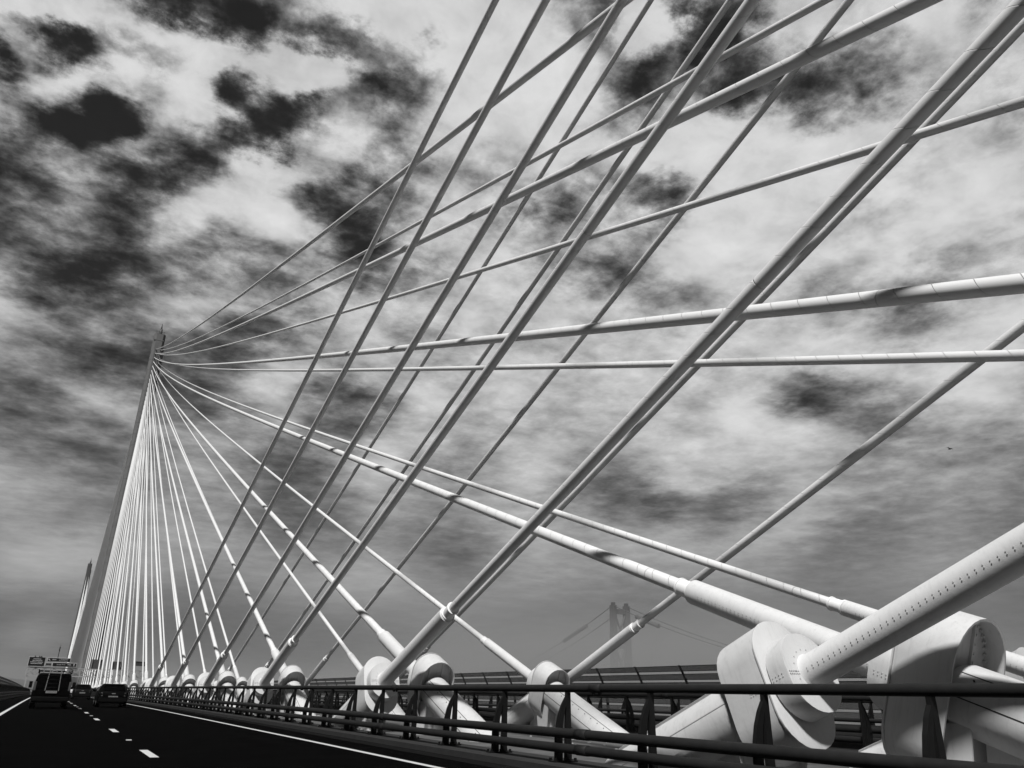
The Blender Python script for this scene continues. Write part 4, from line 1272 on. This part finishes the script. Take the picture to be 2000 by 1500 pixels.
def van(x, y):
    r = empty('van', (x, y, dz(y)), 'tall black van with a roof rack driving ahead in the left lane', 'van')
    a, h = .90, 1.78
    st = [(0, .40, .95, 1.70, a * .95, a * .96, a * .83),
          (.05, .32, .95, 1.75, a * .99, a * .99, a * .86),
          (.25, .30, 1.05, h, a, a, a * .87),
          (2.6, .30, 1.05, h, a, a, a * .87),
          (3.4, .30, 1.05, h * .98, a, a, a * .87),
          (4.0, .30, .95, 1.3, a, a, a * .85),
          (4.7, .32, .95, 1.12, a * .97, a * .95, a * .8),
          (5.0, .40, .75, .88, a * .85, a * .82, a * .7)]
    loft_body(st, 'body', M_BLACKP, r)
    for sx_ in (-1, 1):
        # rear door glass
        quad_panel(r, 'rear_window', M_GLASSD, [(min(sx_ * .36, sx_ * .76), -.012, 1.02), (max(sx_ * .36, sx_ * .76), -.012, 1.02), (max(sx_ * .34, sx_ * .68), .0, 1.60), (min(sx_ * .34, sx_ * .68), .0, 1.60)], th=.01)
        mb = MB()
        mb.hexa([(sx_ * .30, -.05, .90), (sx_ * .335, -.05, .90), (sx_ * .335, -.02, .90), (sx_ * .30, -.02, .90), (sx_ * .26, -.05, 1.84), (sx_ * .29, -.05, 1.84), (sx_ * .29, -.02, 1.84), (sx_ * .26, -.02, 1.84)])
        fix_normals(mb.build('ladder_rail', M_TRIM, r))
        mb = MB()
        mb.box(min(sx_ * .76, sx_ * .88), max(sx_ * .76, sx_ * .88), -.02, .10, .9, 1.35)
        bevel(mb.build('tail_light', M_LAMP, r), .02)
        mb = MB()
        mb.tube([(sx_ * 1.0, 3.3, 1.12), (sx_ * 1.06, 3.28, 1.14)], .03, 6)
        mb.box(min(sx_ * 1.0, sx_ * 1.16), max(sx_ * 1.0, sx_ * 1.16), 3.2, 3.34, 1.02, 1.36)
        bevel(mb.build('door_mirror', M_BLACK, r), .03)
        for yy in (1.0, 4.05):
            wheel(r, sx_ * .76, yy, .34, .24)
        # bright side glass edge catching the sky
        quad_panel(r, 'side_window', M_GLASSD, [(sx_ * .895, .4, 1.05), (sx_ * .895, 3.3, 1.05), (sx_ * .81, 3.1, 1.6), (sx_ * .81, .4, 1.6)], th=.012 * -sx_)
    mb = MB()
    for z in (1.05, 1.25, 1.45, 1.65):
        mb.tube([(-.3, -.04, z), (.3, -.04, z)], .018, 6)
    mb.build('ladder_rung', M_BLACK, r)
    mb = MB()
    mb.box(-.86, .86, -.13, .1, .38, .60)
    bevel(mb.build('bumper', M_BLACK, r), .04, 3)
    plate_marks(r, .52, 0, -.045, .84)
    mb = MB()
    for yy in (.25, 1.5, 2.7):
        mb.box(-.80, .80, yy - .03, yy + .03, 1.86, 1.91)
        for x_ in (-.78, .78):
            mb.box(x_ - .03, x_ + .03, yy - .03, yy + .03, h - .02, 1.87)
    for x_ in (-.80, .80):
        mb.box(x_ - .025, x_ + .025, .15, 2.8, 1.91, 1.95)
    mb.build('roof_rack', M_BLACK, r)
    mb = MB()
    for x_ in (-.56, -.26, .28, .58, .84):
        mb.box(x_ - .025, x_ + .025, .10, .16, 1.78, 2.03)
    mb.build('rack_upright', M_TRIM, r)
    mb = MB()
    for x_ in (-.05, .62):
        mb.tube([(x_ + .16 * math.cos(t), .14, 1.79 + .10 * math.sin(t)) for t in [math.pi * k / 8 for k in range(9)]], .016, 6)
    mb.build('tie_down_hoop', M_TRIM, r)
    return r


van(.26, 50.5)
car(3.63, 56.0, 'black hatchback with a pale number plate in the right lane', M_BLACKP, w=1.72, h=1.36, length=4.0)
car(3.35, 97.5, 'dark estate car farther ahead, in the right lane between the van and the hatchback', M_DARKP, w=1.78, h=1.50, length=4.5)
car(2.95, 150.0, 'small white car glimpsed between the van and the dark estate car', M_WHITEP, w=1.8, h=1.55, length=4.2)
car(.6, 185.0, 'tiny dark car farthest ahead, almost hidden by the van', M_DARKP, w=1.8, h=1.6, length=4.3)

# ------------------------------------------------------------------ the old suspension bridge in the mist
az0 = math.radians(36.8)
D0 = 905.0
fx, fy = D0 * math.sin(az0), D0 * math.cos(az0)
ob = empty('suspension_bridge', (fx, fy, -55), 'faint old suspension bridge tower and cables far off in the mist', 'suspension bridge')
zt_ = 55 + EYE + D0 * math.tan(math.radians(6.15))
for s_ in (-1, 1):
    mb = MB()
    mb.hexa([(s_ * 10 - 3.2, -4, 0), (s_ * 10 + 3.2, -4, 0), (s_ * 10 + 3.2, 4, 0), (s_ * 10 - 3.2, 4, 0), (s_ * 9 - 2.8, -3, zt_), (s_ * 9 + 2.8, -3, zt_), (s_ * 9 + 2.8, 3, zt_), (s_ * 9 - 2.8, 3, zt_)])
    mb.box(s_ * 9 - 1.6, s_ * 9 + 1.6, -2, 2, zt_, zt_ + 3.0)
    mb.build('tower_leg', M_OLD, ob)
mb = MB()
mb.box(-9, 9, -1.5, 1.5, zt_ - 9, zt_ - 4)
for za, zb in ((zt_ - 10, zt_ - 40), (zt_ - 45, zt_ - 78)):
    mb.tube([(-7, 0, za), (7, 0, zb)], 1.2, 6)
    mb.tube([(7, 0, za), (-7, 0, zb)], 1.2, 6)
mb.box(-9, 9, -1.5, 1.5, zt_ - 46, zt_ - 42)
mb.build('cross_bracing', M_OLD, ob)
for s_ in (-1, 1):
    mb = MB()
    zm = 62.0

    def zc(y):
        y = abs(y)
        return zm + (zt_ - zm) * (1 - y / 500.0) ** 2 if y < 500 else zm
    mb.tube([(s_ * 9.5, y, zc(y)) for y in range(-500, 501, 20)], .38, 6)
    mb.build('main_cable', M_OLD, ob)
    mb = MB()
    for (ya, yb) in ((52, 100), (-42, -78)):
        if s_ == -1:
            mb.tube([(s_ * 9.5, ya, zc(ya) - .8), (s_ * 9.5, yb, zc(yb) - .8)], 2.3, 8)
    if mb.v:
        mb.build('cable_enclosure', M_OLD, ob)
mb = MB()
mb.box(-14, 14, -500, 500, 48, 52)
mb.build('deck_truss', M_OLD, ob)

# a gull over the far side
bd = Vector((102.16, 60.0, EYE + 33.08))
mb = MB()
mb.tube([(0, -.28, 0), (0, -.1, .02), (0, .12, .02), (0, .3, .0)], [.02, .085, .07, .015], 8)
for s_ in (-1, 1):
    mb.hexa([(0, -.08, .02), (s_ * .38, -.03, .16), (s_ * .38, .12, .16), (0, .13, .02), (0, -.07, .04), (s_ * .38, -.02, .175), (s_ * .38, .11, .175), (0, .12, .04)])
    mb.hexa([(s_ * .38, -.03, .16), (s_ * .75, .10, .10), (s_ * .74, .14, .10), (s_ * .38, .12, .16), (s_ * .38, -.02, .175), (s_ * .75, .10, .11), (s_ * .74, .13, .11), (s_ * .38, .11, .175)])
o = mb.build('gull', M_BLACK, None, bd)
tag(o, 'lone dark bird gliding in the grey sky at the right', 'bird')

# ------------------------------------------------------------------ haze
mb = MB()
mb.box(-9100, 9100, -9100, 9100, -57.5, 158)
hz = mb.build('haze', MATS['asphalt'])
hm = bpy.data.materials.new('haze_air')
hm.use_nodes = True
t = hm.node_tree
t.nodes.clear()
pv = N(t, 'ShaderNodeVolumePrincipled', inp={'Density': .00012, 'Color': (.62, .62, .62, 1), 'Anisotropy': 0.0})
mo = N(t, 'ShaderNodeOutputMaterial')
t.links.new(pv.outputs[0], mo.inputs['Volume'])
hz.data.materials[0] = hm
tag(hz, kind='stuff')

# a low bank of sea mist lying on the water round the old bridge: a closed lens, denser than the air
mb = MB()
rings = []
for j in range(1, 16):
    ph_ = -math.pi / 2 + math.pi * j / 16
    rings.append([Vector((430 * math.cos(ph_) * math.cos(2 * math.pi * k / 40), 620 * math.cos(ph_) * math.sin(2 * math.pi * k / 40), 150 * math.sin(ph_))) for k in range(40)])
mb.ring_tube(rings, (True, True), True)
fb = mb.build('sea_mist', hm, None, (fx + 20, fy - 10, -52.0))
fix_normals(fb)
fm = bpy.data.materials.new('sea_mist_air')
fm.use_nodes = True
t = fm.node_tree
t.nodes.clear()
pv = N(t, 'ShaderNodeVolumePrincipled', inp={'Density': .0030, 'Color': (.56, .56, .56, 1), 'Anisotropy': 0.0})
tcf = t.nodes.new('ShaderNodeTexCoord')
q_ = VM(t, 'MULTIPLY', tcf.outputs['Object'], (1 / 430, 1 / 620, 1 / 150))
r2 = N(t, 'ShaderNodeVectorMath', operation='DOT_PRODUCT')
t.links.new(q_, r2.inputs[0])
t.links.new(q_, r2.inputs[1])
k_ = MA(t, 'MAXIMUM', MA(t, 'SUBTRACT', 1.0, r2.outputs['Value']), 0.0)
t.links.new(MA(t, 'MULTIPLY', MA(t, 'POWER', k_, 1.5), .013), pv.inputs['Density'])
mo = N(t, 'ShaderNodeOutputMaterial')
t.links.new(pv.outputs[0], mo.inputs['Volume'])
fb.data.materials[0] = fm
tag(fb, 'low grey sea mist hiding the foot of the old suspension bridge', 'mist', kind='stuff')
